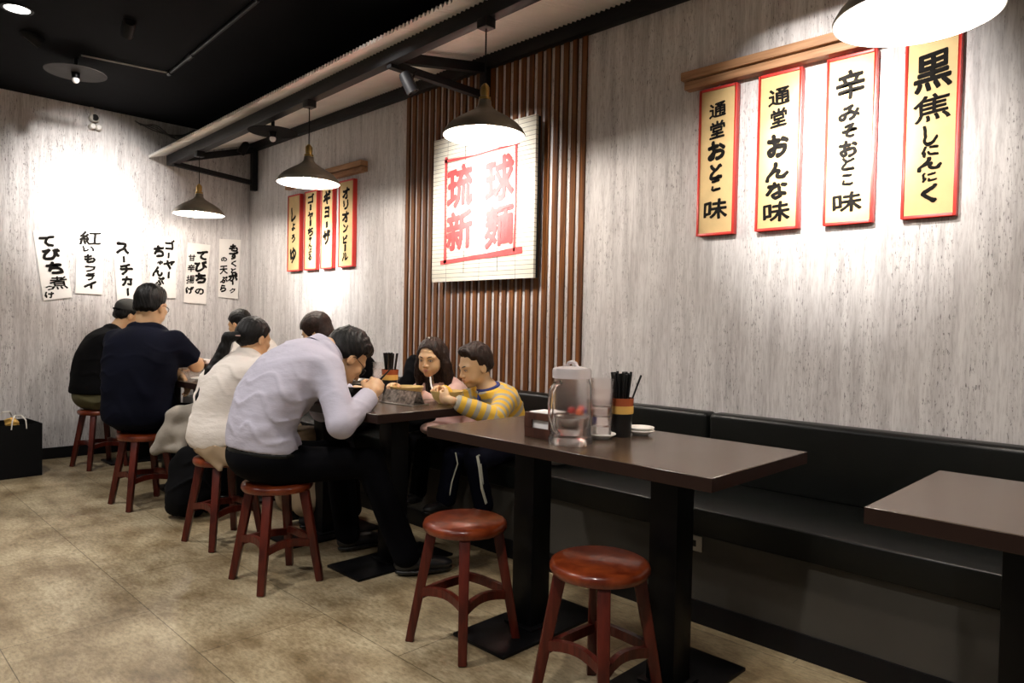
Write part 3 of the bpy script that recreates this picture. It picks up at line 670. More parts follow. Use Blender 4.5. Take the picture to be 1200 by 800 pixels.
def along_of(vs, prims):
    prims = [p for p in prims if p.op == 'add']; ds = np.stack([p.d(vs) for p in prims]); j = ds.argmin(0); ts = np.stack([p.t(vs) for p in prims]); return ts[j, np.arange(len(vs))]
def folds(amp, f=22, seed=0, dirv=(0.3, .2, 1)):
    r = np.random.RandomState(seed); A = unit(dirv); B = unit(np.cross(A, (.3, 1, .2))); C = np.cross(A, B); ph = r.rand(6) * 6
    def g(P):
        a, b, c = P @ A, P @ B, P @ C
        w = a + .04 * np.sin(b * 17 + ph[0]) + .03 * np.sin(c * 21 + ph[1])
        s = np.sin(w * f * 2 + ph[2]) * (.5 + .5 * np.sin(b * 13 + ph[3]) * np.sin(c * 11 + ph[4]))
        m = np.clip(np.sin(a * 9 + ph[5]) * np.sin(b * 11 + ph[1]) + .35, 0, 1); w2 = a * .9 + b * .35 + .03 * np.sin(c * 25 + ph[2]) + .02 * np.sin(b * 40 + ph[0])
        r2 = (1 - np.abs(np.sin(w2 * f * 1.9 + ph[3]))) ** 3
        return -amp * (np.maximum(s, 0) ** 2 * 1.3 + .3 * np.sin(b * 37 + a * 12 + ph[5]) + 1.5 * r2 * m)
    return g
def strands(amp, seed=0):
    r = np.random.RandomState(seed); ph = r.rand(4) * 6
    def g(P): return amp * (np.sin(P[:, 0] * 260 + 3 * np.sin(P[:, 2] * 30) + ph[0]) * np.sin(P[:, 1] * 230 + 3 * np.sin(P[:, 2] * 26) + ph[1]) + .5 * np.sin(P[:, 0] * 90 + P[:, 1] * 80 + ph[2]))
    return g

# ------------------------------------------------------------------ anatomy
class Frame:
    """head frame: x to the person's right, y forward, z up; s scales an adult head 0.23 m tall."""
    def __init__(s, c, fwd, up=(0, 0, 1), sc=1.):
        s.c = V(*c); s.y = unit(fwd); s.x = unit(np.cross(s.y, up)); s.z = np.cross(s.x, s.y); s.s = sc
    def p(s, x, y, z): return s.c + (s.x * x + s.y * y + s.z * z) * s.s
    def ell(s, c, r, k=.015, op='add'): return Ell(s.p(*c), [q * s.s for q in r], s.x, s.y, s.z, k=k * s.s, op=op)
    def cone(s, a, b, ra, rb, k=.012, op='add'): return Cone(s.p(*a), s.p(*b), ra * s.s, rb * s.s, k=k * s.s, op=op)
    def loc(s, P): q = (P - s.c) / s.s; return q @ s.x, q @ s.y, q @ s.z
def head_prims(F, kid=False, slim=1.):
    L = []
    L.append(F.ell((0, -.012, .032), (.074, .092, .080), k=.02))
    L.append(F.ell((0, .022, -.030), (.060 if not kid else .066, .066, .070), k=.03))
    if kid:
        L += [F.ell((s_ * .034, .042, -.052), (.026, .032, .028), k=.016) for s_ in (-1, 1)]
        L.append(F.ell((0, .056, -.088), (.024, .026, .020), k=.018))
    else:
        L += [F.ell((s_ * .040, .030, -.060), (.022, .040, .030), k=.025) for s_ in (-1, 1)]
        L.append(F.ell((0, .058, -.092), (.027, .026, .022), k=.02))
        L += [F.ell((s_ * .045, .062, -.022), (.018, .016, .016), k=.02) for s_ in (-1, 1)]
    L.append(F.ell((0, .068, .018), (.052, .018, .014), k=.02))                       # brow ridge
    L += [F.ell((s_ * .031, .094, .000), (.018, .013, .0105), k=.012, op='sub') for s_ in (-1, 1)]
    L += [F.ell((s_ * .031, .070, -.001), (.0135, .0135, .0115), k=.004) for s_ in (-1, 1)]   # eyeballs under lids
    nz = .8 if kid else 1.
    L.append(F.cone((0, .082, .006), (0, .088 + .014 * nz, -.030), .0065, .0105 * nz + .001, k=.010))
    L += [F.ell((s_ * .012, .090, -.034), (.0085, .009, .007), k=.006) for s_ in (-1, 1)]
    L.append(F.ell((0, .076, -.060), (.026, .015, .016), k=.014))                     # mouth mound
    L += [F.ell((s_ * .075, -.008, -.010), (.009, .019, .030), k=.006) for s_ in (-1, 1)]
    L += [F.ell((s_ * .084, .000, -.006), (.006, .011, .018), k=.006, op='sub') for s_ in (-1, 1)]
    return L
def hand_prims(w, d, n, th, sc=1., curl=(.5, .7, .6), spread=1., fist=False):
    """w wrist, d along the palm, n the way the palm faces, th towards the thumb side."""
    w = V(*w); d = unit(d); n = unit(np.array(n, float) - np.dot(n, d) * d); s = np.cross(d, n); s = s if np.dot(s, th) > 0 else -s
    L = [Ell(w + d * .046 * sc, (.050 * sc, .041 * sc, .0165 * sc), d, s, n, k=.012 * sc)]
    L.append(Cone(w - d * .03 * sc, w + d * .02 * sc, .026 * sc, .023 * sc, k=.02 * sc))
    for j, (lat, ln, r) in enumerate(((.029, .070, .0088), (.0098, .078, .0090), (-.0098, .072, .0086), (-.028, .057, .0077))):
        p = w + (d * .080 + s * lat * spread - n * .001 - (d * .006 if j == 3 else 0)) * sc; a = 0; dd = d
        for q, (fr, cc) in enumerate(zip((.45, .31, .24), curl)):
            a += cc * (1.0 + .07 * j); dd = d * math.cos(a) + n * math.sin(a)
            e = p + dd * ln * fr * sc; rr = r * (1 - .09 * q) * sc
            L.append(Cone(p, e, rr, rr * .92, k=.004 * sc)); p = e
    p = w + (d * .022 + s * .030 + n * .004) * sc; e1 = p + unit(d * .75 + s * .62 + n * .35) * .040 * sc; tgt = unit(d * .9 - s * .15 + n * .75) if fist else unit(d * .95 + s * .1 + n * .35)
    e2 = e1 + tgt * .032 * sc; e3 = e2 + tgt * .020 * sc
    L += [Cone(p, e1, .0150 * sc, .0115 * sc, k=.01 * sc), Cone(e1, e2, .0108 * sc, .0098 * sc, k=.004 * sc), Cone(e2, e3, .0098 * sc, .008 * sc, k=.004 * sc)]
    return L
def bez(pts, t):
    pts = [V(*p) for p in pts]; n = len(pts) - 1; x = t * n; i = min(int(x), n - 1); u = x - i
    p0, p1, p2, p3 = pts[max(i - 1, 0)], pts[i], pts[i + 1], pts[min(i + 2, n)]
    return .5 * (2 * p1 + (p2 - p0) * u + (2 * p0 - 5 * p1 + 4 * p2 - p3) * u * u + (3 * p1 - p0 - 3 * p2 + p3) * u ** 3)
class Sweep:
    """an elliptical tube along a smooth spine: the torso."""
    def __init__(s, spine, side, wid, dep, inf=0., k=.03, cap=.038, along=0.):
        s.k, s.op, s.al = k, 'add', along; m = 28; ts = np.linspace(0, 1, m); s.p = np.array([bez(spine, t) for t in ts]); g = np.gradient(s.p, axis=0)
        s.z = g / np.linalg.norm(g, axis=1)[:, None]; side = unit(side); x = side - s.z * (s.z @ side)[:, None]; s.x = x / np.linalg.norm(x, axis=1)[:, None]; s.y = np.cross(s.z, s.x)
        f = lambda a: np.array([bez([(v, 0, 0) for v in a], t)[0] for t in ts]) + inf
        s.w, s.dd = f(wid), f(dep); s.cap = cap + inf; s.L = np.concatenate([[0], np.cumsum(np.linalg.norm(np.diff(s.p, axis=0), axis=1))])
    def box(s): r = s.w.max() + s.cap; return s.p.min(0) - r, s.p.max(0) + r
    def _n(s, P):
        out = np.empty(len(P), int)
        for i in range(0, len(P), 60000):
            q = P[i:i + 60000]; out[i:i + 60000] = ((q ** 2).sum(1)[:, None] - 2 * q @ s.p.T + (s.p ** 2).sum(1)[None]).argmin(1)
        j = out; e = ((P - s.p[j]) * s.z[j]).sum(1); step = s.L[-1] / (len(s.p) - 1); u = np.clip(j + np.clip(e / step, -1, 1), 0, len(s.p) - 1)
        return u
    def d(s, P):
        u = s._n(P); i = np.minimum(u.astype(int), len(s.p) - 2); f = (u - i)[:, None]; L = lambda a: a[i] * (1 - f) + a[i + 1] * f
        q = P - L(s.p); x = (q * L(s.x)).sum(1); y = (q * L(s.y)).sum(1); z = (q * L(s.z)).sum(1); w = s.w[i] * (1 - f[:, 0]) + s.w[i + 1] * f[:, 0]; dd = s.dd[i] * (1 - f[:, 0]) + s.dd[i + 1] * f[:, 0]
        z = np.where((u <= 0) | (u >= len(s.p) - 1), z, 0)
        n = 2.3; a = np.abs(x) / w; b = np.abs(y) / dd; c = np.abs(z) / s.cap; k0 = (a ** n + b ** n + c ** n) ** (1 / n)
        g = np.sqrt((x / w ** 2) ** 2 + (y / dd ** 2) ** 2 + (z / s.cap ** 2) ** 2) + 1e-9; return k0 * (k0 - 1) / g
    def t(s, P):
        u = s._n(P); e = (P - s.p[-1]) @ s.z[-1]; return s.al + u * s.L[-1] / (len(s.p) - 1) + np.where(u >= len(s.p) - 1.01, np.maximum(e, 0), 0)
def torso_prims(spine, side, wid, dep, inf=0., k=.03, n=8, along=0.): return [Sweep(spine, side, wid, dep, inf, k, along=along)]
def person(label, base, J, look, sc=1., skin='skin', extra=None):
    """J: spine list, side, wid, dep, neck, head, hfwd, hup, sh/el/wr (R, L), hip/kn/an/toe (R, L). Returns the Empty and the dictionary of pieces."""
    o = empty('person', base, label, 'person'); of = base; parts = []
    F = Frame(J['head'], J['hfwd'], J.get('hup', (0, 0, 1)), J.get('hsc', 1.)); J['F'] = F; r = J.get('r', 1.)
    hp = head_prims(F, J.get('kid', False)); nb = V(*J['neck'])
    neck = [Cone(F.p(0, -.022, -.045), nb, .050 * F.s * J.get('nk', 1), .058 * F.s * J.get('nk', 1), k=.025 * F.s)]
    L = torso_prims(J['spine'], J['side'], J['wid'], J['dep'], -.016)
    arms = []
    for a, b, c in zip(J['sh'], J['el'], J['wr']): arms += [Cone(a, b, .046 * r, .039 * r, k=.03 * r), Cone(b, c, .040 * r, .0255 * r, k=.012 * r)]
    legs = []
    for a, b, c in zip(J['hip'], J['kn'], J['an']): legs += [Cone(a, b, .070 * r, .050 * r, k=.04 * r), Cone(b, c, .048 * r, .034 * r, k=.02 * r)]
    body = L + neck + arms + legs
    parts.append(surface(body + [F.ell((0, -.01, .0), (.06, .07, .08), k=.03)], .0085))
    nlo = np.minimum(nb, F.c) - .16 * F.s; nhi = np.maximum(nb, F.c) + .16 * F.s
    if J.get('face', True): parts.append(surface(hp + neck + [Cone(nb, nb + (V(*J['spine'][-1]) - nb) * .6, .055 * F.s, .06 * F.s)], .0034 if F.s > .8 else .003, nlo, nhi))
    for h in J.get('hands', []):
        if h is not None: parts.append(surface(hand_prims(**h), .0028))
    mesh_from('body', parts, MT[skin], o, of)
    return o, F, of
def sleeves(J, inf, frac=1., fore=None, k=.03, shr=None):
    L = []; r = J.get('r', 1.)
    for i, (a, b, c) in enumerate(zip(J['sh'], J['el'], J['wr'])):
        a, b, c = V(*a), V(*b), V(*c); e = a + (b - a) * min(frac, 1)
        R = .052 * r + inf + .016; u = unit(b - a); w = unit(c - b)
        if fore and fore < 1.02: cu = b + (c - b) * fore; L.append(Cyl(cu, cu + w * .09, .033 * r + inf + .012))
        elif not fore: L.append(Cyl(e, e + u * .10, R))
        L.append(Cone(a, e, .052 * r + inf, (.044 + .006 * (frac < 1)) * r + inf, k=k, along=.0))
        if fore: L.append(Cone(b, b + (c - b) * fore, .043 * r + inf, .033 * r + inf, k=.015, along=.30 * r))
    return L
def half(p, n): p, n = V(*p), unit(n); return lambda P: (P - p) @ n
def near_cut(p, n, r): p, n = V(*p), unit(n); return lambda P: np.where(np.linalg.norm(P - p, axis=1) < r, (P - p) @ n, -1.)
def ball_cut(c, r): c = V(*c); return lambda P: r - np.linalg.norm(P - c, axis=1)
def face_bits(o, F, of, brow='hair', lids=True, mouth_open=0.):
    rot = Matrix((F.x, F.y, F.z)).transposed()
    def bit(name, c, r, m, par=o):
        mb = MB().ball((0, 0, 0), tuple(q * F.s for q in r), 14); cc = F.p(*c)
        mb.v = [tuple(rot @ Vector(v) + Vector(cc)) for v in mb.v]; return mb.build(name, MT[m], par, smooth=True, off=of)
    for s_ in (-1, 1):
        e = bit('eye', (s_ * .031, .0725, -.0015), (.0125, .0125, .0058), 'eyewhite')
        bit('iris', (s_ * .031, .0795, -.0025), (.0058, .0062, .0055), 'eye', e)
        mb = MB().tube([F.p(s_ * .017, .0815, -.002), F.p(s_ * .025, .0860, .0045), F.p(s_ * .034, .0850, .0052), F.p(s_ * .045, .0760, .000)], .0016 * F.s, 6); mb.build('lash_line', MT['eye'], e, smooth=True, off=of)
        mb = MB().tube([F.p(s_ * .014, .0895, .0175), F.p(s_ * .026, .0880, .0225), F.p(s_ * .038, .0800, .0235), F.p(s_ * .050, .0640, .0185)], [.0016 * F.s, .0030 * F.s, .0028 * F.s, .001 * F.s], 6); mb.build('eyebrow', MT[brow], o, smooth=True, off=of)
    bit('lips', (0, .0895, -.0565), (.0195, .0065, .0042), 'lip'); bit('lips', (0, .0885, -.0645), (.0165, .007, .0052), 'lip')
def short_hair(o, F, of, m='hair', thick=.012, seed=1, top=.0, fringe=.055, nape=-.070, name='hair'):
    L = [F.ell((0, -.014, .036), (.074 + thick, .092 + thick, .080 + thick + top), k=.01), F.ell((0, -.045, -.02), (.066 + thick * .5, .058 + thick * .5, .060), k=.02), F.ell((0, .045, .082 + top * .5), (.050, .038, .026 + top), k=.02)]
    def cut(P):
        x, y, z = F.loc(P)
        hl = np.interp(y, [-.11, -.060, -.030, -.012, .012, .020, .045, .062, .10], [nape, nape + .004, -.046, -.018, -.012, .030, .042, fringe, fringe + .012])
        hl = hl + .004 * np.sin(x * 210 + seed) + .004 * np.sin(x * 90 + y * 120)
        tp = (thick + .008) * (1 - np.clip((z - hl) / .030, 0, 1)) ** 1.3
        tuft = .0035 * np.clip((z - .05) / .05, 0, 1) * np.sin(x * 150 + 2 * np.sin(y * 60)) * np.sin(y * 120 + 3 * np.sin(x * 50 + seed))
        return (tp + tuft) * F.s
    sd = strands(.0013 * F.s, seed); vs = surface(L, .0034, mod=lambda P: sd(P) + cut(P), cuts=[lambda P: (-.10 - F.loc(P)[2]) * F.s]); return mesh_from(name, [vs], MT[m], o, of)
def glasses(o, F, of):
    fr = MB()
    for s_ in (-1, 1):
        c = [F.p(s_ * .033 + .025 * math.cos(a), .100 - .012 * abs(s_ * .033 + .025 * math.cos(a)) / .058, -.006 + .017 * math.sin(a)) for a in np.linspace(0, 2 * math.pi, 21)]
        fr.tube(c, .0014 * F.s, 6, cap=False)
        fr.tube([F.p(s_ * .058, .090, .0), F.p(s_ * .078, .045, .002), F.p(s_ * .082, -.004, .004), F.p(s_ * .080, -.022, -.015)], .0014 * F.s, 6)
    fr.tube([F.p(-.009, .103, -.002), F.p(.009, .103, -.002)], .0014 * F.s, 6); fr.build('glasses', MT['black_gloss'], o, smooth=True, off=of)
def shoe(o, an, toe, of, m='shoe', sc=1., solem='blk_plastic'):
    an, toe = V(*an), V(*toe); d = unit((toe - an) * V(1, 1, 0)); s = np.cross(d, (0, 0, 1)); z0 = an[2] - .085 * sc
    heel = V(an[0], an[1], z0) - d * .045 * sc; L = np.linalg.norm((toe - an)[:2]) + .045 * sc
    P = lambda a, b, c: heel + d * a * L + s * b + V(0, 0, c)
    pr = [Ell(P(.20, 0, .045 * sc), (L * .24, .036 * sc, .040 * sc), d, s, (0, 0, 1), k=.02), Ell(P(.55, 0, .038 * sc), (L * .34, .040 * sc, .030 * sc), d, s, (0, 0, 1), k=.03), Ell(P(.78, 0, .032 * sc), (L * .24, .043 * sc, .024 * sc), d, s, (0, 0, 1), k=.02),
          Cone(P(.18, 0, .05 * sc), P(.16, 0, .10 * sc), .036 * sc, .034 * sc, k=.02)]
    vs = surface(pr, .006, cuts=[half((0, 0, z0 + .014 * sc), (0, 0, -1)), half((0, 0, z0 + .105 * sc), (0, 0, 1))]); sh = mesh_from('shoe', [vs], MT[m], o, of)
    so = [Ell(P(.5, 0, .012 * sc), (L * .52, .043 * sc, .05 * sc), d, s, (0, 0, 1), k=.01)]
    mesh_from('sole', [surface(so, .006, cuts=[half((0, 0, z0 + .001), (0, 0, -1)), half((0, 0, z0 + .018 * sc), (0, 0, 1))])], MT[solem], sh, of)
def trousers(o, J, of, m, inf=.016, waist=None, shin=1., seed=3, name='trousers', amp=.004, belly=None, pelvis_r=(.178, .138, .105)):
    r = J.get('r', 1.); sp = J['spine']; L = [Ell(V(*sp[0]) + V(0, 0, .0), [q * r for q in pelvis_r], J['side'], np.cross((0, 0, 1), J['side']), (0, 0, 1), k=.04)]
    for q in (belly or []): L.append(q)
    for a, b, c in zip(J['hip'], J['kn'], J['an']):
        a, b, c = V(*a), V(*b), V(*c)
        L += [Cone(a, b, .078 * r + inf * .4, .056 * r + inf * .5, k=.03), Cone(b, b + (c - b) * shin, .056 * r + inf * .5, .046 * r + inf, k=.02)]
    cuts = []
    if waist is not None: cuts.append(half(*waist))
    return mesh_from(name, [surface(L, .0085, mod=folds(amp, 16, seed), cuts=cuts)], MT[m], o, of)
def shirt(o, J, of, m, inf=.012, hem=None, frac=1., fore=None, seed=5, amp=.004, cell=.0075, neck_r=.062, extra=(), name='shirt', sleeve_cut=True, stripes=False, ncut=True, k=.045, extracuts=()):
    pr = torso_prims(J['spine'], J['side'], J['wid'], J['dep'], inf, along=0) + sleeves(J, inf, frac, fore, k=k) + list(extra); cuts = list(extracuts)
    if hem is not None: cuts.append(half(*hem))
    vs = surface(pr, cell, mod=folds(amp, 18, seed, J.get('fold', (.3, .2, 1))), cuts=cuts)
    at = along_of(vs[0], pr) if stripes else None
    return mesh_from(name, [vs], MT[m], o, of, at)
def tube_obj(o, of, name, pts, r, m, n=10): return MB().tube(pts, r, n).build(name, MT[m], o, smooth=True, off=of)
# ------------------------------------------------------------------ people
def mid(a, b, t=.5): return tuple(V(*a) + (V(*b) - V(*a)) * t)

# man in the lavender shirt, bowing over his bowl at the middle table
def lavender_man():
    J = dict(spine=[(-2.87, 1.40, .545), (-2.87, 1.385, .68), (-2.865, 1.455, .825), (-2.855, 1.57, .925), (-2.84, 1.66, .985)], side=(1, 0, 0),
             wid=[.160, .158, .178, .185, .12], dep=[.108, .105, .118, .110, .07], neck=(-2.835, 1.665, .995), head=(-2.83, 1.775, .965), hfwd=(.03, .73, -.68), hup=(0, .5, .8), hsc=1.06,
             sh=[(-2.685, 1.60, .925), (-3.02, 1.63, .925)], el=[(-2.51, 1.56, .712), (-3.07, 1.80, .70)], wr=[(-2.605, 1.765, .812), (-3.02, 1.96, .79)],
             hip=[(-2.77, 1.43, .52), (-2.96, 1.43, .52)], kn=[(-2.66, 1.80, .50), (-2.97, 1.83, .49)], an=[(-2.525, 1.91, .095), (-2.99, 1.90, .095)],
             hands=[dict(w=(-2.605, 1.765, .812), d=(-.30, .60, .65), n=(-.8, .5, -.1), th=(0, -.3, 1), curl=(1.15, 1.35, .9), fist=True), dict(w=(-3.02, 1.96, .79), d=(.75, .35, -.05), n=(.3, -.2, -1), th=(.3, -1, 0), curl=(.4, .5, .4))], fold=(.1, .5, .8))
    o, F, of = person('man in a lavender shirt and black trousers bowing low over his bowl, chopsticks in hand', (-2.86, 1.46, 0), J, None)
    face_bits(o, F, of); short_hair(o, F, of, thick=.013, seed=2, top=.012, nape=-.045); glasses(o, F, of)
    bel = [Ell((-2.87, 1.405, .60), (.182, .132, .09), k=.03)]
    shirt(o, J, of, 'lavender', inf=.014, hem=((0, 1.40, .575), (0, -.15, -1)), fore=.93, seed=4, amp=.0055, extra=bel)
    tube_obj(o, of, 'belt', [(-2.87 + .180 * math.cos(a), 1.41 + .136 * math.sin(a), .570 - .012 * math.sin(a)) for a in np.linspace(0, 2 * math.pi, 30)], .012, 'leather')
    col = MB(); vs = []
    for i in range(25):     # shirt collar standing up behind the neck
        a = math.pi * (1.04 + .92 * 2 * i / 24 - .46) ; a = -math.pi / 2 + (i / 24 - .5) * 5.0
        c = V(-2.835, 1.675, 1.0); x = V(1, 0, 0); ydir = unit((0, .55, -.75)); up = unit((0, .80, .60))
        p0 = c + x * .078 * math.cos(a) + ydir * .070 * math.sin(a) - up * .018; p1 = p0 + up * (.036) + (x * math.cos(a) + ydir * math.sin(a)) * .006
        p2 = p1 + (x * math.cos(a) + ydir * math.sin(a)) * .010 - up * .004; p3 = p0 + (x * math.cos(a) + ydir * math.sin(a)) * .026 - up * .012
        vs += [p0, p1, p2, p3]
    col.add(vs, [(4 * i + j, 4 * i + 4 + j, 4 * i + 5 + j, 4 * i + 1 + j) for i in range(24) for j in range(3)] + [(4 * i + 3, 4 * i + 7, 4 * i + 4, 4 * i) for i in range(24)] + [(0, 1, 2, 3), (99, 98, 97, 96)])
    col.build('collar', MT['lavender'], o, smooth=True, off=of)
    trousers(o, J, of, 'trousers', waist=((0, 0, .60), (0, 0, 1)), seed=9, belly=[Ell((-2.87, 1.41, .555), (.182, .140, .075), k=.04)])
    shoe(o, J['an'][0], (-2.435, 2.10, .03), of); shoe(o, J['an'][1], (-2.97, 2.09, .03), of)
    MB().bar((-2.765, 1.93, .885), (-2.83, 1.86, .82), .006, .006, w2=.004, h2=.004).build('cuff_button', MT['plate'], o, off=of) if False else None
lavender_man()
def pair(name, a1, b1, a2, b2, m, label, cat='chopsticks'):
    t = empty(name, a1, label, cat)
    for a, b in ((a1, b1), (a2, b2)): MB().tube([a, b], [.0035, .002], 8).build('chopstick', MT[m], t, off=a1)
pair('chopsticks', (-2.60, 1.87, .93), (-2.80, 1.87, .80), (-2.59, 1.855, .925), (-2.80, 1.875, .79), 'black', 'black chopsticks held in the right hand of the bowing man')

# woman in white with a long ponytail
def white_woman():
    J = dict(spine=[(-3.55, 1.515, .535), (-3.55, 1.50, .66), (-3.55, 1.535, .78), (-3.545, 1.595, .87), (-3.54, 1.64, .925)], side=(1, .10, 0),
             wid=[.155, .130, .140, .150, .08], dep=[.125, .098, .105, .090, .05], neck=(-3.54, 1.655, .935), head=(-3.555, 1.675, 1.033), hfwd=(-.25, .93, -.28), hsc=.92, nk=.85,
             sh=[(-3.395, 1.64, .875), (-3.69, 1.60, .875)], el=[(-3.33, 1.73, .68), (-3.74, 1.76, .69)], wr=[(-3.37, 1.93, .79), (-3.62, 1.96, .79)],
             hip=[(-3.47, 1.53, .52), (-3.63, 1.53, .52)], kn=[(-3.44, 1.90, .50), (-3.62, 1.90, .50)], an=[(-3.42, 1.92, .095), (-3.60, 1.92, .095)], r=.88,
             hands=[dict(w=(-3.37, 1.93, .79), d=(-.3, .9, .1), n=(0, 0, -1), th=(-1, 0, 0), sc=.9), dict(w=(-3.62, 1.96, .79), d=(.3, .9, .1), n=(0, 0, -1), th=(1, 0, 0), sc=.9)])
    o, F, of = person('woman in a loose white shirt with a long black ponytail, seated between two men', (-3.55, 1.52, 0), J, None)
    face_bits(o, F, of)
    L = [F.ell((0, -.014, .036), (.082, .100, .090), k=.01), F.ell((0, -.060, -.005), (.062, .055, .055), k=.03)]
    def cut(P):
        x, y, z = F.loc(P); hl = np.interp(y, [-.11, -.06, -.02, .012, .03, .06, .10], [-.075, -.065, -.028, .002, .040, .066, .085]); return (hl - z) * .8 * F.s
    mesh_from('hair', [surface(L, .0034, mod=strands(.0014, 4), cuts=[cut])], MT['hair'], o, of)
    tie = F.p(0, -.118, -.015)
    pts = [tie, tie + V(-.02, -.035, -.01), (-3.56, 1.52, .98), (-3.57, 1.46, .87), (-3.575, 1.41, .74), (-3.58, 1.40, .62)]
    L = [Cone(a, b, ra, rb, k=.015) for a, b, ra, rb in zip(pts[:-1], pts[1:], (.022, .026, .028, .026, .021), (.026, .028, .026, .021, .008))]
    mesh_from('ponytail', [surface(L, .0045, mod=strands(.0016, 7))], MT['hair'], o, of)
    MB().lathe([(.018, -.006), (.024, 0), (.018, .006), (.012, 0)], 20, tuple(tie), closed=True).build('hair_tie', MT['pink'], o, smooth=True, off=of)
    sk = [Ell((-3.55, 1.50, .56), (.175, .14, .11), k=.05)]
    shirt(o, J, of, 'white_cloth', inf=.020, hem=((0, 1.42, .50), (0, .35, -1)), fore=.35, seed=14, amp=.006, extra=sk)
    # beige skirt over the thighs with a long tail hanging past the seat
    L = [Ell((-3.55, 1.53, .50), (.175, .15, .09), k=.04)] + [Cone(a, b, .085, .085, k=.05) for a, b in zip(J['hip'], J['kn'])] + [Cone(a, mid(a, b, .85), .085, .080, k=.05) for a, b in zip(J['kn'], J['an'])]
    L += [Cone((-3.50, 1.42, .50), (-3.40, 1.44, .40), .05, .012, k=.03), Cone((-3.44, 1.44, .50), (-3.37, 1.50, .42), .05, .02, k=.03)]
    mesh_from('skirt', [surface(L, .0085, mod=folds(.006, 14, 3, (1, 0, 0)), cuts=[half((0, 1.6, .56), (0, 0, 1))])], MT['beige'], o, of)
    for a, t in zip(J['an'], ((-3.42, 2.10, .03), (-3.60, 2.10, .03))): shoe(o, a, t, of, sc=.85)
white_woman()

# broad man in the navy tee, seen from behind
def navy_man():
    f = unit((-.62, .78, 0)); s = V(f[1], -f[0], 0); c = V(-4.60, 1.455, 0)
    def W(a, b, z): return tuple(c + s * a + f * b + V(0, 0, z))
    J = dict(spine=[W(0, 0, .55), W(0, -.02, .70), W(0, .0, .84), W(0, .04, .97), W(0, .07, 1.05)], side=tuple(s), wid=[.185, .185, .20, .205, .11], dep=[.15, .145, .145, .13, .075],
             neck=W(0, .07, 1.06), head=W(.0, .10, 1.205), hfwd=tuple(unit(f + V(-.05, .1, -.22))), hsc=1.04, nk=1.2, r=1.12,
             sh=[W(.185, .05, .985), W(-.185, .05, .985)], el=[W(.235, .21, .84), W(-.28, .12, .74)], wr=[W(.12, .36, .86), W(-.06, .33, .73)],
             hip=[W(.10, .02, .53), W(-.10, .02, .53)], kn=[(-4.36, 1.86, .50), (-4.72, 1.88, .50)], an=[(-4.38, 1.88, .095), (-4.74, 1.90, .095)],
             hands=[dict(w=W(.12, .36, .86), d=tuple(f), n=(0, 0, -1), th=tuple(-s)), None])
    J['wr'][1] = (-4.545, 1.665, .775); J['el'][1] = (-4.80, 1.56, .80)
    J['hands'][1] = dict(w=(-4.545, 1.665, .775), d=(.45, .35, -.75), n=(.3, -.4, -.5), th=(.5, -.5, 0), curl=(.35, .45, .4))
    o, F, of = person('broad man in a navy tee seen from behind, wearing glasses and a watch', (-4.56, 1.48, 0), J, None)
    face_bits(o, F, of); short_hair(o, F, of, thick=.010, seed=5, top=.010, nape=-.060); glasses(o, F, of)
    shirt(o, J, of, 'navy', inf=.016, hem=((0, 0, .46), (0, 0, -1)), frac=.72, seed=24, amp=.005, extra=[Ell(W(0, 0, .56), (.205, .175, .12), s, f, (0, 0, 1), k=.05)])
    trousers(o, J, of, 'trousers', seed=6)
    for a, t in zip(J['an'], ((-4.36, 2.06, .03), (-4.74, 2.08, .03))): shoe(o, a, t, of)
    w = V(-4.56, 1.661, .779); d = unit((.45, .35, -.1)); e1 = unit(np.cross(d, (0, 0, 1))); e2 = np.cross(d, e1)
    wt = tube_obj(o, of, 'watch', [tuple(w + (e1 * math.cos(a) + e2 * math.sin(a)) * .031) for a in np.linspace(0, 2 * math.pi, 22)], .007, 'black_gloss')
navy_man()

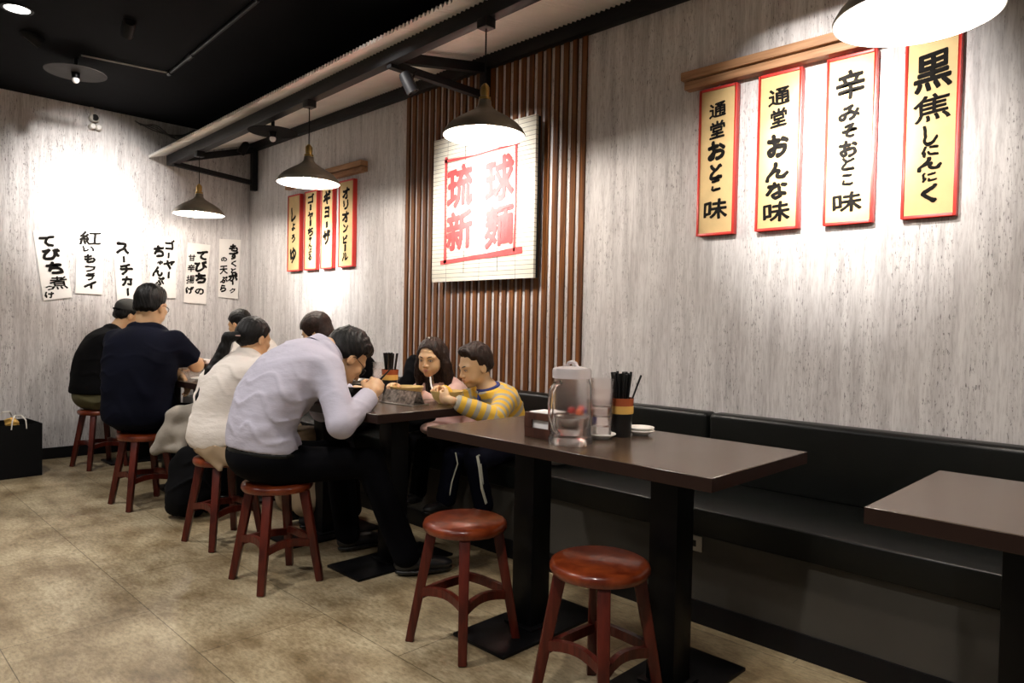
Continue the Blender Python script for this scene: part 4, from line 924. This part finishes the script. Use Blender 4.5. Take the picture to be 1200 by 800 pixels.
# man with the charcoal cap
def cap_man():
    J = dict(spine=[(-5.95, 1.56, .545), (-5.95, 1.545, .68), (-5.95, 1.575, .82), (-5.95, 1.635, .935), (-5.95, 1.69, 1.01)], side=(1, .05, 0), wid=[.165, .155, .168, .178, .095], dep=[.125, .115, .118, .102, .06],
             neck=(-5.95, 1.70, 1.02), head=(-5.95, 1.795, 1.145), hfwd=(.0, .93, -.36), sh=[(-5.77, 1.65, .955), (-6.12, 1.65, .955)], el=[(-5.72, 1.78, .74), (-6.16, 1.80, .75)], wr=[(-5.80, 2.02, .80), (-6.08, 2.02, .80)],
             hip=[(-5.86, 1.58, .525), (-6.04, 1.58, .525)], kn=[(-5.84, 1.97, .50), (-6.06, 1.97, .50)], an=[(-5.83, 1.99, .095), (-6.07, 1.99, .095)],
             hands=[dict(w=(-5.80, 2.02, .80), d=(-.3, .9, 0), n=(0, 0, -1), th=(-1, 0, 0)), dict(w=(-6.08, 2.02, .80), d=(.3, .9, 0), n=(0, 0, -1), th=(1, 0, 0))])
    o, F, of = person('man in a black tee, olive shorts and charcoal cap, nearest the back wall', (-5.95, 1.6, 0), J, None)
    face_bits(o, F, of); short_hair(o, F, of, thick=.010, seed=8, nape=-.060)
    L = [F.ell((0, -.012, .048), (.090, .108, .082), k=.01)]
    def cut(P):
        x, y, z = F.loc(P); return (np.interp(y, [-.12, -.05, .1], [.012, .028, .050]) - z) * F.s
    cp = mesh_from('cap', [surface(L, .004, cuts=[cut])], MT['cap'], o, of)
    mesh_from('cap_brim', [surface([F.ell((0, .12, .052), (.070, .065, .007), k=.01)], .0035)], MT['cap'], cp, of)
    tube_obj(cp, of, 'cap_strap', [tuple(F.p(.060 * math.sin(a), -.075 - .042 * math.cos(a), .016)) for a in np.linspace(-1.2, 1.2, 12)], .007, 'blackcloth')
    shirt(o, J, of, 'blackcloth', inf=.018, hem=((0, 0, .56), (0, 0, -1)), frac=.62, seed=31, amp=.005, extra=[Ell((-5.95, 1.56, .60), (.185, .145, .09), k=.05)])
    trousers(o, J, of, 'olive', inf=.03, waist=((0, 0, .64), (0, 0, 1)), seed=11, shin=.35, name='shorts', amp=.006, pelvis_r=(.18, .145, .115))
    for a, t in zip(J['an'], ((-5.83, 2.17, .03), (-6.07, 2.17, .03))): shoe(o, a, t, of)
cap_man()

# woman on the bench side of the corner tables
def corner_woman():
    f = unit((-.85, -.45, 0)); s = V(f[1], -f[0], 0)
    J = dict(spine=[(-5.22, 2.68, .55), (-5.22, 2.64, .68), (-5.24, 2.58, .80), (-5.28, 2.52, .90), (-5.31, 2.47, .97)], side=tuple(s), wid=[.15, .125, .135, .145, .08], dep=[.12, .095, .10, .085, .05], neck=(-5.31, 2.46, .98),
             head=(-5.36, 2.41, 1.098), hfwd=tuple(unit(f + V(0, 0, -.35))), hsc=.92, nk=.85, r=.88, sh=[tuple(V(-5.29, 2.50, .92) + s * .15), tuple(V(-5.29, 2.50, .92) - s * .15)],
             el=[(-5.45, 2.52, .76), (-5.20, 2.28, .76)], wr=[(-5.62, 2.30, .79), (-5.42, 2.12, .79)], hip=[(-5.28, 2.62, .535), (-5.12, 2.62, .535)], kn=[(-5.32, 2.27, .51), (-5.16, 2.27, .51)], an=[(-5.32, 2.24, .095), (-5.16, 2.24, .095)],
             hands=[dict(w=(-5.62, 2.30, .79), d=(-.6, -.7, 0), n=(0, 0, -1), th=(.7, -.7, 0), sc=.9), dict(w=(-5.42, 2.12, .79), d=(-.8, -.4, 0), n=(0, 0, -1), th=(0, 1, 0), sc=.9)])
    o, F, of = person('woman with side-parted black hair and a white blouse on the bench in the corner', (-5.2, 2.6, 0), J, None)
    face_bits(o, F, of)
    L = [F.ell((0, -.014, .036), (.084, .101, .090), k=.01), F.ell((0, -.05, -.03), (.070, .055, .07), k=.03)]
    def cut(P):
        x, y, z = F.loc(P); hl = np.interp(y, [-.11, -.06, -.02, .012, .03, .06, .10], [-.10, -.09, -.06, -.02, .030, .058, .072]); return (hl - z) * .8 * F.s
    mesh_from('hair', [surface(L, .0036, mod=strands(.0014, 14), cuts=[cut])], MT['hair'], o, of)
    tube_obj(o, of, 'hair_clip', [tuple(F.p(.02 + .012 * i, .05 - .012 * i, .118 - .004 * i)) for i in range(4)], .004, 'sole')
    shirt(o, J, of, 'white_cloth', inf=.018, hem=((0, 0, .50), (0, 0, -1)), fore=.9, seed=15)
    trousers(o, J, of, 'trousers', seed=16)
    for a in J['an']: shoe(o, a, (a[0], a[1] - .17, .03), of, sc=.85)
corner_woman()

# person with bobbed dark hair hidden behind the bowing man
def bob_person():
    f = unit((-.75, .55, 0)); s = V(f[1], -f[0], 0); c = (-3.80, 2.46, 0)
    J = dict(spine=[(-3.92, 2.66, .55), (-3.92, 2.62, .68), (-3.93, 2.53, .80), (-3.95, 2.42, .89), (-3.95, 2.33, .935)], side=tuple(s), wid=[.15, .125, .135, .145, .08], dep=[.12, .095, .10, .085, .05], neck=(-3.945, 2.32, .95),
             head=(-3.90, 2.235, 1.07), hfwd=tuple(unit((-.6, -.5, -.45))), hsc=.92, nk=.85, r=.88, sh=[(-4.08, 2.42, .87), (-3.84, 2.34, .87)], el=[(-4.10, 2.30, .72), (-3.80, 2.22, .70)], wr=[(-3.90, 2.10, .79), (-3.70, 2.05, .79)],
             hip=[(-3.98, 2.60, .535), (-3.84, 2.60, .535)], kn=[(-3.80, 2.27, .51), (-3.64, 2.27, .51)], an=[(-3.68, 2.22, .095), (-3.36, 2.16, .095)],
             hands=[dict(w=(-3.90, 2.10, .79), d=(.3, -.8, 0), n=(0, 0, -1), th=(1, 0, 0), sc=.9), dict(w=(-3.70, 2.05, .79), d=(.1, -.9, 0), n=(0, 0, -1), th=(-1, 0, 0), sc=.9)])
    o, F, of = person('person with bobbed dark hair and red shoes, mostly hidden behind the bowing man', (-3.78, 2.55, 0), J, None)
    face_bits(o, F, of)
    L = [F.ell((0, -.016, .034), (.092, .108, .096), k=.01), F.ell((0, -.04, -.05), (.082, .070, .075), k=.03)]
    def cut(P):
        x, y, z = F.loc(P); hl = np.interp(y, [-.11, -.06, -.02, .03, .06, .10], [-.13, -.13, -.12, -.09, .050, .062]); return (hl - z) * .8 * F.s
    mesh_from('hair', [surface(L, .0038, mod=strands(.0014, 19), cuts=[cut])], MT['hair_brown'], o, of)
    shirt(o, J, of, 'blackcloth', inf=.016, hem=((0, 0, .50), (0, 0, -1)), fore=.9, seed=17)
    trousers(o, J, of, 'trousers', seed=18)
    for a, t in zip(J['an'], ((-3.56, 2.06, .03), (-3.20, 2.06, .03))): shoe(o, a, t, of, m='redshoe', sc=.85, solem='sole')
bob_person()

# girl
def girl():
    J = dict(spine=[(-2.98, 2.62, .53), (-2.98, 2.60, .62), (-2.97, 2.55, .70), (-2.96, 2.47, .78), (-2.95, 2.42, .815)], side=(-1, .1, 0), wid=[.115, .10, .108, .112, .06], dep=[.095, .085, .085, .07, .045], neck=(-2.95, 2.41, .825),
             head=(-2.915, 2.35, .95), hfwd=(.42, -.86, -.16), kid=True, hsc=.86, nk=.72, r=.68, sh=[(-3.075, 2.43, .775), (-2.83, 2.45, .775)], el=[(-3.10, 2.33, .70), (-2.80, 2.33, .70)], wr=[(-2.99, 2.18, .80), (-2.85, 2.17, .79)],
             hip=[(-3.04, 2.56, .51), (-2.92, 2.56, .51)], kn=[(-3.03, 2.28, .49), (-2.88, 2.28, .49)], an=[(-3.03, 2.24, .27), (-2.87, 2.24, .27)],
             hands=[dict(w=(-2.99, 2.18, .80), d=(.35, -.75, .25), n=(.2, .1, -1), th=(1, 0, 0), sc=.68, curl=(.6, .8, .5)), dict(w=(-2.85, 2.17, .79), d=(.1, -.8, .1), n=(-.3, .1, -1), th=(-1, 0, 0), sc=.68, curl=(.7, .8, .6))])
    o, F, of = person('little girl in a dusty pink top with long dark hair, looking down at the table', (-2.96, 2.6, 0), J, None, skin='skin_kid')
    face_bits(o, F, of, brow='hair_brown')
    L = [F.ell((0, -.016, .036), (.084, .102, .092), k=.01)]
    for s_ in (-1, 1):
        q = [F.p(s_ * .070, -.01, .02), F.p(s_ * .083, -.015, -.05), F.p(s_ * .090, -.02, -.11), F.p(s_ * .100, -.01, -.17)]
        L += [Cone(a, b, ra, rb, k=.025) for a, b, ra, rb in zip(q[:-1], q[1:], (.026, .030, .031), (.030, .031, .016))]
    q = [F.p(0, -.07, .0), F.p(0, -.085, -.10), F.p(0, -.075, -.20)]; L += [Cone(a, b, .068, .070, k=.03) for a, b in zip(q[:-1], q[1:])]
    def cut(P):
        x, y, z = F.loc(P); ax = np.abs(x)
        fore = np.interp(x, [-.08, -.066, -.04, 0, .04, .066, .08], [-.25, .0, .060, .082, .066, .0, -.25]); hl = np.where(y > .012, fore, -.3); return (hl - z) * .7 * F.s
    mesh_from('hair', [surface(L, .0034, mod=strands(.0022, 24), cuts=[cut])], MT['hair_brown'], o, of)
    MB().ball(tuple(F.p(.0, .02, .128)), .006, 10).build('hair_pin', MT['sole'], o, smooth=True, off=of)
    shirt(o, J, of, 'pink', inf=.012, hem=((0, 0, .50), (0, 0, -1)), fore=.7, seed=25, amp=.006, cell=.006, extracuts=[near_cut((-2.95, 2.41, .832), (0, -.5, 1), .10)], extra=[Ell((-2.98, 2.58, .55), (.135, .115, .09), k=.04), Ell((-2.93, 2.44, .56), (.13, .10, .04), k=.04)])
    trousers(o, J, of, 'trousers', inf=.012, seed=26, pelvis_r=(.16, .13, .12))
    for a in J['an']: shoe(o, a, (a[0] + .02, a[1] - .12, .2), of, sc=.68)
girl()

# boy
def boy():
    J = dict(spine=[(-2.56, 2.55, .53), (-2.55, 2.54, .61), (-2.54, 2.50, .69), (-2.53, 2.44, .765), (-2.53, 2.405, .80)], side=(-1, .15, 0), wid=[.122, .11, .118, .125, .07], dep=[.10, .09, .092, .08, .05], neck=(-2.53, 2.40, .812),
             head=(-2.565, 2.345, .925), hfwd=(-.22, -.92, -.26), kid=True, hsc=.88, nk=.74, r=.74, sh=[(-2.64, 2.42, .76), (-2.425, 2.42, .765)], el=[(-2.69, 2.30, .74), (-2.34, 2.27, .70)], wr=[(-2.63, 2.19, .81), (-2.455, 2.085, .785)],
             hip=[(-2.61, 2.54, .51), (-2.50, 2.54, .51)], kn=[(-2.60, 2.24, .48), (-2.44, 2.24, .49)], an=[(-2.62, 2.22, .28), (-2.44, 2.30, .27)],
             hands=[dict(w=(-2.63, 2.19, .81), d=(.15, -.7, .2), n=(.5, -.2, -1), th=(1, 0, .3), sc=.70, curl=(.7, .9, .6), fist=True), dict(w=(-2.455, 2.085, .785), d=(-.95, .05, .10), n=(0, 1, .15), th=(0, 0, 1), sc=.74, curl=(.55, .75, .5))])
    o, F, of = person('small boy in a yellow and grey striped top with navy collar, leaning on table', (-2.55, 2.55, 0), J, None, skin='skin_kid')
    face_bits(o, F, of); short_hair(o, F, of, m='hair_brown', thick=.010, seed=41, top=.012, fringe=.074, nape=-.045)
    shirt(o, J, of, 'stripes', inf=.014, hem=((0, 0, .50), (0, 0, -1)), fore=.86, seed=35, amp=.004, cell=.006, stripes=True, extracuts=[near_cut((-2.53, 2.40, .822), (0, -.35, 1), .10)], extra=[Ell((-2.555, 2.55, .55), (.14, .12, .08), k=.04, along=0)])
    vs = [tuple(V(-2.528, 2.402, .812) + V(.050 * math.cos(a), .048 * math.sin(a) , .017 * math.sin(a) + .010)) for a in np.linspace(0, 2 * math.pi, 30)]
    tube_obj(o, of, 'navy_collar', vs, .011, 'blue'); tube_obj(o, of, 'collar_placket', [(-2.535, 2.352, .80), (-2.528, 2.335, .74), (-2.52, 2.33, .70)], .010, 'blue')
    tr = trousers(o, J, of, 'navy', inf=.014, seed=36, pelvis_r=(.16, .13, .12))
    for i, (a, b) in enumerate(((J['kn'][1], J['an'][1]), (J['kn'][0], J['an'][0]))):
        for q in (-.016, 0, .016) if i == 0 else (-.004,):
            a1 = V(*a); b1 = V(*b); MB().tube([tuple(a1 + V(.052, -.03, .035) + V(q * .6, -q, 0)), tuple(a1 + V(.060, -.022, -.02) + V(q * .6, -q, 0)), tuple(mid(a1, b1, .55) + V(.052, -.03, 0) + V(q * .6, -q, 0)), tuple(b1 + V(.045, -.02, .02) + V(q * .6, -q, 0))], .0035, 6).build('leg_stripe', MT['white_stripe'], tr, off=of)
    for a in J['an']: shoe(o, a, (a[0] - .01, a[1] - .13, .2), of, sc=.70)
boy()
# ------------------------------------------------------------------ things on the tables
def glassware(name, c, prof, m, label, cat, group=None):
    t = empty(name, c, label, cat, group); MB().lathe(prof, 40, closed=True).build('body', m, t, smooth=True); return t
def bowl(c, r, h, m, label, fill=None, name='bowl'):
    t = empty(name, c, label, 'bowl'); tt = .004
    MB().lathe([(0, .0), (r * .5, 0), (r * .52, .004), (r * .82, h * .38), (r, h), (r - tt, h), (r * .80 - tt, h * .40), (r * .5, .008), (0, .007)], 44, cap=False).build('vessel', MT[m], t, smooth=True)
    if fill: MB().lathe([(0, h * .62), (r * .86, h * .62), (r * .86, h * .58), (0, h * .58)], 32).build('soup', MT[fill], t, smooth=True)
def plate(c, r, label):
    t = empty('saucer', c, label, 'saucer'); MB().lathe([(0, 0), (r * .55, 0), (r * .6, .004), (r, .016), (r - .001, .019), (r * .6, .008), (0, .006)], 40, cap=False).build('dish', MT['plate'], t, smooth=True)
def jug(c, label, s=1., hd=(.05, -1, 0)):
    t = empty('water_jug', c, label, 'jug'); R = .062 * s; H = .205 * s
    out = [(0, 0), (R * 1.08, 0), (R * 1.12, .006), (R * 1.10, .022), (R, .034), (R, H * .55), (R * 1.0, H - .03), (R * .90, H - .010), (R * .90, H)]
    inn = [(R * .90 - .004, H), (R * .90 - .004, H - .010), (R - .005, H - .032), (R - .005, .040), (R * .9, .030), (0, .028)]
    MB().lathe(out + inn, 48, cap=False).build('body', MT['clear'], t, smooth=True)
    MB().lathe([(0, H - .002), (R * .98, H - .002), (R * .98, H + .022), (R * .93, H + .030), (R * .5, H + .036), (0, H + .037)], 40, cap=False).build('lid', MT['clear_lid'], t, smooth=True)
    d = V(*hd); P = lambda a, z: tuple(d * a + V(0, 0, z))
    MB().tube([P(R * .9, H * .93), P(R + .020, H * .92), P(R + .040, H * .82), P(R + .044, H * .62), P(R + .038, H * .40), P(R + .020, H * .24), P(R * .95, H * .17)], [.008, .009, .009, .009, .009, .008, .007], 12).build('handle', MT['clear'], t, smooth=True)
    MB().tube([(-.022, 0, H + .033), (-.015, 0, H + .046), (0, 0, H + .050), (.015, 0, H + .046), (.022, 0, H + .033)], .006, 10).build('lid_knob', MT['clear_lid'], t, smooth=True)
    MB().lathe([(0, .0295), (R - .0065, .0315), (R - .0065, H * .40), (0, H * .40)], 40, cap=False).build('water', MT['water'], t, smooth=True)
MT['clear_lid'] = mat('frosted_clear_lid', (.80, .74, .74), .25, var=.03); MT['clear_lid'].node_tree.nodes['Principled BSDF'].inputs['Transmission Weight'].default_value = .55
ZT = .7505
jug((-1.462, 1.762, ZT), 'clear plastic water jug with a frosted lid on the front table', 1.05)
plate((-1.462, 1.925, ZT), .050, 'small white saucer under the stack of glasses')
g = [(0, 0), (.030, 0), (.0335, .004), (.040, .095), (.0385, .095), (.0320, .007), (0, .006)]
for k in range(4):
    t = empty('drinking_glass', (-1.462, 1.925, ZT + .0085 + k * .034), 'clear tumbler in the stack on the saucer, ' + ('bottom one', 'second from the bottom', 'third from the bottom', 'top one')[k], 'glass', 'stacked tumblers beside the jug')
    MB().lathe(g, 36, cap=False).build('tumbler', MT['clear'], t, smooth=True)
plate((-1.425, 2.105, ZT), .050, 'small white saucer at the back of the front table'); plate((-1.425, 2.105, ZT + .010), .049, 'upper white saucer at the back of the front table')
def sticks(c, label, n=22, r=.030, top=.225, seed=1):
    t = empty('chopstick_bundle', c, label, 'chopsticks'); rs = np.random.RandomState(seed); bun = []
    for i in range(n):
        a = rs.rand() * 6.28; q = math.sqrt(rs.rand()); tp = (math.cos(a) * r * 1.45 * q, math.sin(a) * r * 1.45 * q, top * (1 - .05 * rs.rand())); bt = (math.cos(a) * r * .45 * q, math.sin(a) * r * .45 * q, .012)
        MB().bar(bt, tp, .0045, .0045, w2=.0065, h2=.0065).build('chopstick', MT['blk_plastic'], t)
def chop_cup(c, label, tall=.135):
    t = empty('chopstick_cup', c, label, 'cup')
    MB().lathe([(0, 0), (.036, 0), (.037, .004), (.041, tall * .66), (.038, tall * .66), (.034, .006), (0, .005)], 36, cap=False).build('cup_base', MT['blk_plastic'], t, smooth=True)
    MB().lathe([(.0412, tall * .66), (.0425, tall * .66), (.0445, tall), (.0425, tall)], 36, closed=True).build('amber_rim', MT['amber'], t, smooth=True)
    MB().lathe([(.0414, tall * .60), (.0432, tall * .60), (.0436, tall * .80), (.042, tall * .80)], 36, closed=True).build('ochre_label', MT['yellow_label'], t, smooth=True)
chop_cup((-1.452, 2.022, ZT), 'dark cup with amber rim holding black chopsticks beside the jug'); sticks((-1.452, 2.022, ZT), 'bundle of black chopsticks in the amber-rimmed cup')
t = empty('chopstick', (-1.452, 2.022, ZT), 'single black chopstick leaning out of the amber-rimmed cup', 'chopstick'); MB().bar((.0, .0, .02), (.050, .045, .215), .0045, .0045, w2=.0065, h2=.0065).build('stick', MT['blk_plastic'], t)
# wooden tissue box with a white tissue
t = empty('tissue_box', (-1.60, 1.80, ZT), 'dark wooden box with white napkins beside the jug', 'napkin box'); b = MB()
b.box((-.058, -.05, 0), (.058, .05, .012)).box((-.058, -.05, .012), (.058, -.042, .034)).box((-.058, -.05, .062), (.058, -.042, .085)).box((-.058, -.05, .034), (-.026, -.042, .062)).box((.050, -.05, .034), (.058, -.042, .062))
b.box((-.058, .042, .012), (.058, .05, .085)).box((-.058, -.042, .012), (-.050, .042, .085)).box((.050, -.042, .012), (.058, .042, .085)); b.build('box', MT['darkwood'], t, bevel=.001)
MB().box((-.048, -.040, .013), (.048, .040, .088)).build('napkins', MT['napkin'], t, bevel=.004)
# condiment shakers behind the jug
for i, (x, y, m, nm) in enumerate(((-1.585, 1.915, 'redcap', 'red'), (-1.535, 1.965, 'bluecap', 'blue'), (-1.520, 1.885, 'orange', 'orange'), (-1.60, 2.00, 'redcap', 'red, farther back'))):
    t = empty('condiment_bottle', (x, y, ZT), 'small clear condiment bottle behind the jug, its cap ' + nm, 'condiment bottle', 'condiment bottles behind the jug')
    MB().lathe([(0, 0), (.019, 0), (.020, .004), (.020, .060), (.014, .068), (0, .068)], 24, cap=False).build('bottle', MT['plate'], t, smooth=True)
    MB().lathe([(0, .068), (.0165, .068), (.016, .092), (.012, .097), (0, .098)], 24, cap=False).build('cap', MT[m], t, smooth=True)
# middle table
t = empty('napkin_holder', (-2.70, 1.985, ZT), 'speckled metal napkin holder at the front of the middle table', 'napkin holder'); A = math.radians(4); R_ = Matrix.Rotation(A, 3, 'Z')
b = MB(); b.add([R_ @ Vector(v) for v in ((-.115, -.012, .004), (.115, -.012, .004), (.108, .012, .062), (-.108, .012, .062), (-.115, -.010, .004), (.115, -.010, .004), (.108, .014, .062), (-.108, .014, .062))], [(0, 1, 2, 3), (7, 6, 5, 4), (0, 4, 5, 1), (1, 5, 6, 2), (2, 6, 7, 3), (3, 7, 4, 0)]); b.build('front_panel', MT['speckle'], t)
b = MB(); b.add([R_ @ Vector(v) for v in ((-.115, .062, .004), (.115, .062, .004), (.108, .038, .062), (-.108, .038, .062), (-.115, .060, .004), (.115, .060, .004), (.108, .036, .062), (-.108, .036, .062))], [(3, 2, 1, 0), (4, 5, 6, 7), (1, 5, 4, 0), (2, 6, 5, 1), (3, 7, 6, 2), (0, 4, 7, 3)]); b.build('back_panel', MT['speckle'], t)
b = MB(); b.add([R_ @ Vector(v) for v in ((-.125, -.03, 0), (.125, -.03, 0), (.125, .08, 0), (-.125, .08, 0), (-.125, -.03, .004), (.125, -.03, .004), (.125, .08, .004), (-.125, .08, .004))], [(3, 2, 1, 0), (4, 5, 6, 7), (0, 1, 5, 4), (1, 2, 6, 5), (2, 3, 7, 6), (3, 0, 4, 7)]); b.build('base', MT['steel'], t, bevel=.001)
bowl((-2.865, 2.155, ZT), .085, .062, 'mustard', 'mustard yellow bowl in front of the girl', 'cheek'); bowl((-2.575, 2.175, ZT), .080, .062, 'mustard', 'mustard yellow bowl in the hands of the striped boy', 'cheek')
t = empty('spoon', (-2.64, 2.13, .835), 'white spoon standing in the bowl of the striped boy', 'spoon')
MB().tube([(-.045, .03, .035), (0, 0, 0), (.03, -.01, -.03)], [.0045, .004, .005], 8).build('handle', MT['plate'], t, smooth=True); MB().ball((.04, -.012, -.038), (.018, .012, .005), 12).build('scoop', MT['plate'], t, smooth=True)
bowl((-2.94, 1.93, ZT), .095, .070, 'black_gloss', 'large black noodle bowl under the face of the bowing man', 'cheek')
bowl((-3.24, 2.08, ZT), .09, .075, 'steel', 'wide pale bowl on the middle table beyond the bowing man', 'cheek')
chop_cup((-3.06, 2.19, ZT), 'dark cup with amber rim on the middle table'); sticks((-3.06, 2.19, ZT), 'bundle of black chopsticks on the middle table', 18, seed=4)
for k in range(3):
    t = empty('drinking_glass', (-3.24, 2.25, ZT + k * .034), 'clear tumbler in the stack on the middle table, ' + ('bottom one', 'middle one', 'top one')[k], 'glass', 'stacked tumblers on the middle table'); MB().lathe(g, 28, cap=False).build('tumbler', MT['clear'], t, smooth=True)
plate((-2.78, 1.80, ZT), .055, 'small white saucer by the elbow of the bowing man')
t = empty('crumpled_napkin', (-2.90, 1.80, ZT), 'crumpled white napkin near the bowing man', 'napkin'); v_, f_ = surface([Ell((0, 0, .014), (.035, .028, .014), k=.01)], .004, mod=folds(.008, 60, 3)); mesh_from('tissue', [(v_, f_)], MT['napkin'], t, (0, 0, 0))
# black coat lying on the bench behind the girl
t = empty('black_coat', (-3.58, 2.74, .45), 'black coat piled on the bench between the table and the slats', 'coat'); v_, f_ = surface([Ell((0, 0, .16), (.14, .12, .20), k=.04), Ell((.06, -.04, .36), (.07, .06, .12), k=.05), Ell((-.09, 0, .05), (.15, .14, .08), k=.05)], .009, mod=folds(.012, 16, 8), cuts=[half((0, 0, .002), (0, 0, -1))]); mesh_from('cloth', [(v_, f_)], MT['blackcloth'], t, (0, 0, 0))
t = empty('striped_scarf', (-2.27, 2.62, .45), 'cream and grey cloth lying on the bench beside the boy', 'cloth'); v_, f_ = surface([Ell((0, 0, .10), (.10, .10, .10), k=.04), Ell((.08, -.03, .20), (.055, .05, .05), k=.05)], .007, mod=folds(.008, 26, 5), cuts=[half((0, 0, .002), (0, 0, -1))]); mesh_from('cloth', [(v_, f_)], MT['grey_cloth'], t, (0, 0, 0))
# far tables
jug((-5.42, 1.99, ZT), 'clear water jug on the corner table near the menu sheets')
t = empty('cola_glass', (-4.56, 1.86, ZT), 'dark brown iced drink in a clear glass on the far table', 'drink'); MB().lathe([(0, 0), (.034, 0), (.042, .115), (.040, .115), (.033, .006), (0, .005)], 28, cap=False).build('glass_wall', MT['clear'], t, smooth=True); MB().lathe([(0, .006), (.032, .0065), (.0385, .095), (0, .095)], 28, cap=False).build('drink_liquid', MT['darkwood'], t, smooth=True)
t = empty('drink_can', (-4.47, 1.93, ZT), 'red and white drink can on the far table', 'can'); MB().lathe([(0, 0), (.028, 0), (.032, .008), (.032, .045), (0, .045)], 28, cap=False).build('white_band', MT['plate'], t, smooth=True); MB().lathe([(.0, .045), (.032, .045), (.032, .105), (.027, .115), (0, .115)], 28, cap=False).build('red_band', MT['redcap'], t, smooth=True)
t = empty('serving_plate', (-4.42, 1.80, ZT), 'white oblong plate at the end of the far table', 'plate'); MB().lathe([(0, 0), (.07, 0), (.11, .014), (.109, .017), (.07, .006), (0, .005)], 36, cap=False).build('dish', MT['plate'], t, smooth=True)
bowl((-5.95, 2.10, ZT), .09, .065, 'plate', 'white noodle bowl in front of the man with the cap', 'cheek'); bowl((-5.62, 2.13, ZT), .085, .06, 'plate', 'white bowl between the hands of the corner woman', 'cheek')
# jacket over the lap, backpack and shopping bag
t = empty('grey_jacket', (-4.30, 1.62, .40), 'grey-beige jacket draped over the lap of the man in navy', 'jacket'); c0 = (-4.30, 1.62, .40)
L = [Ell((-4.34, 1.68, .57), (.10, .17, .035), (1, .2, 0), (-.2, 1, 0), k=.03), Cone((-4.30, 1.58, .565), (-4.34, 1.46, .36), .050, .030, k=.04), Cone((-4.26, 1.66, .565), (-4.24, 1.56, .38), .050, .028, k=.05), Cone((-4.24, 1.75, .56), (-4.20, 1.68, .44), .05, .028, k=.05), Cone((-4.36, 1.47, .37), (-4.22, 1.56, .37), .026, .022, k=.03), Cone((-4.33, 1.51, .44), (-4.24, 1.60, .46), .040, .034, k=.04), Cone((-4.26, 1.60, .47), (-4.21, 1.68, .47), .034, .03, k=.04)]
v_, f_ = surface(L, .0075, mod=folds(.010, 13, 12, (.2, .9, .3))); mesh_from('cloth', [(v_, f_)], MT['grey_cloth'], t, c0)
t = empty('backpack', (-4.13, 1.58, 0), 'dark backpack standing on the floor under the grey jacket', 'backpack'); L = [Ell((0, 0, .19), (.15, .11, .20), k=.04), Ell((.02, -.09, .12), (.11, .05, .10), k=.04), Ell((0, 0, .34), (.10, .07, .06), k=.05)]
v_, f_ = surface(L, .009, mod=folds(.014, 12, 2), cuts=[half((0, 0, .002), (0, 0, -1))]); mesh_from('pack_body', [(v_, f_)], MT['blackcloth'], t, (0, 0, 0)); MB().tube([(-.04, 0, .38), (-.03, 0, .43), (.03, 0, .43), (.04, 0, .38)], .009, 8).build('grab_handle', MT['black'], t, smooth=True)
t = empty('shopping_bag', (-6.02, 1.06, 0), 'black paper shopping bag with white rope handles on the floor at the left edge', 'shopping bag', rz=math.radians(4)); b = MB(); w, d, h = .17, .14, .37
o_ = [(-w, -d, 0), (w, -d, 0), (w, d, 0), (-w, d, 0)]; tp = [(-w, -d, h), (w, -d, h), (w, d, h), (-w, d, h)]; it = [(-w + .004, -d + .004, h), (w - .004, -d + .004, h), (w - .004, d - .004, h), (-w + .004, d - .004, h)]; ib = [(x, y, .01) for x, y, z in it]
b.add(o_ + tp + it + ib, [(3, 2, 1, 0)] + [(i, (i + 1) % 4, 4 + (i + 1) % 4, 4 + i) for i in range(4)] + [(4 + i, 4 + (i + 1) % 4, 8 + (i + 1) % 4, 8 + i) for i in range(4)] + [(8 + i, 8 + (i + 1) % 4, 12 + (i + 1) % 4, 12 + i) for i in range(4)] + [(12, 13, 14, 15)]); b.build('bag_body', MT['bag'], t)
for s_ in (-1, 1):
    MB().tube([(s_ * (w - .002), -.045, h - .03), (s_ * (w + .0), -.040, h + .03), (s_ * (w - .03), -.02, h + .062), (s_ * (w - .03), .02, h + .062), (s_ * w, .040, h + .03), (s_ * (w - .002), .045, h - .03)], .0045, 8).build('rope_handle', MT['rope'], t, smooth=True)
v_, f_ = surface([Ell((0, .0, h - .01), (.06, .04, .045), k=.01)], .006, mod=folds(.01, 40, 6)); mesh_from('tissue_wrap', [(v_, f_)], MT['yellow_label'], t, (0, 0, 0))
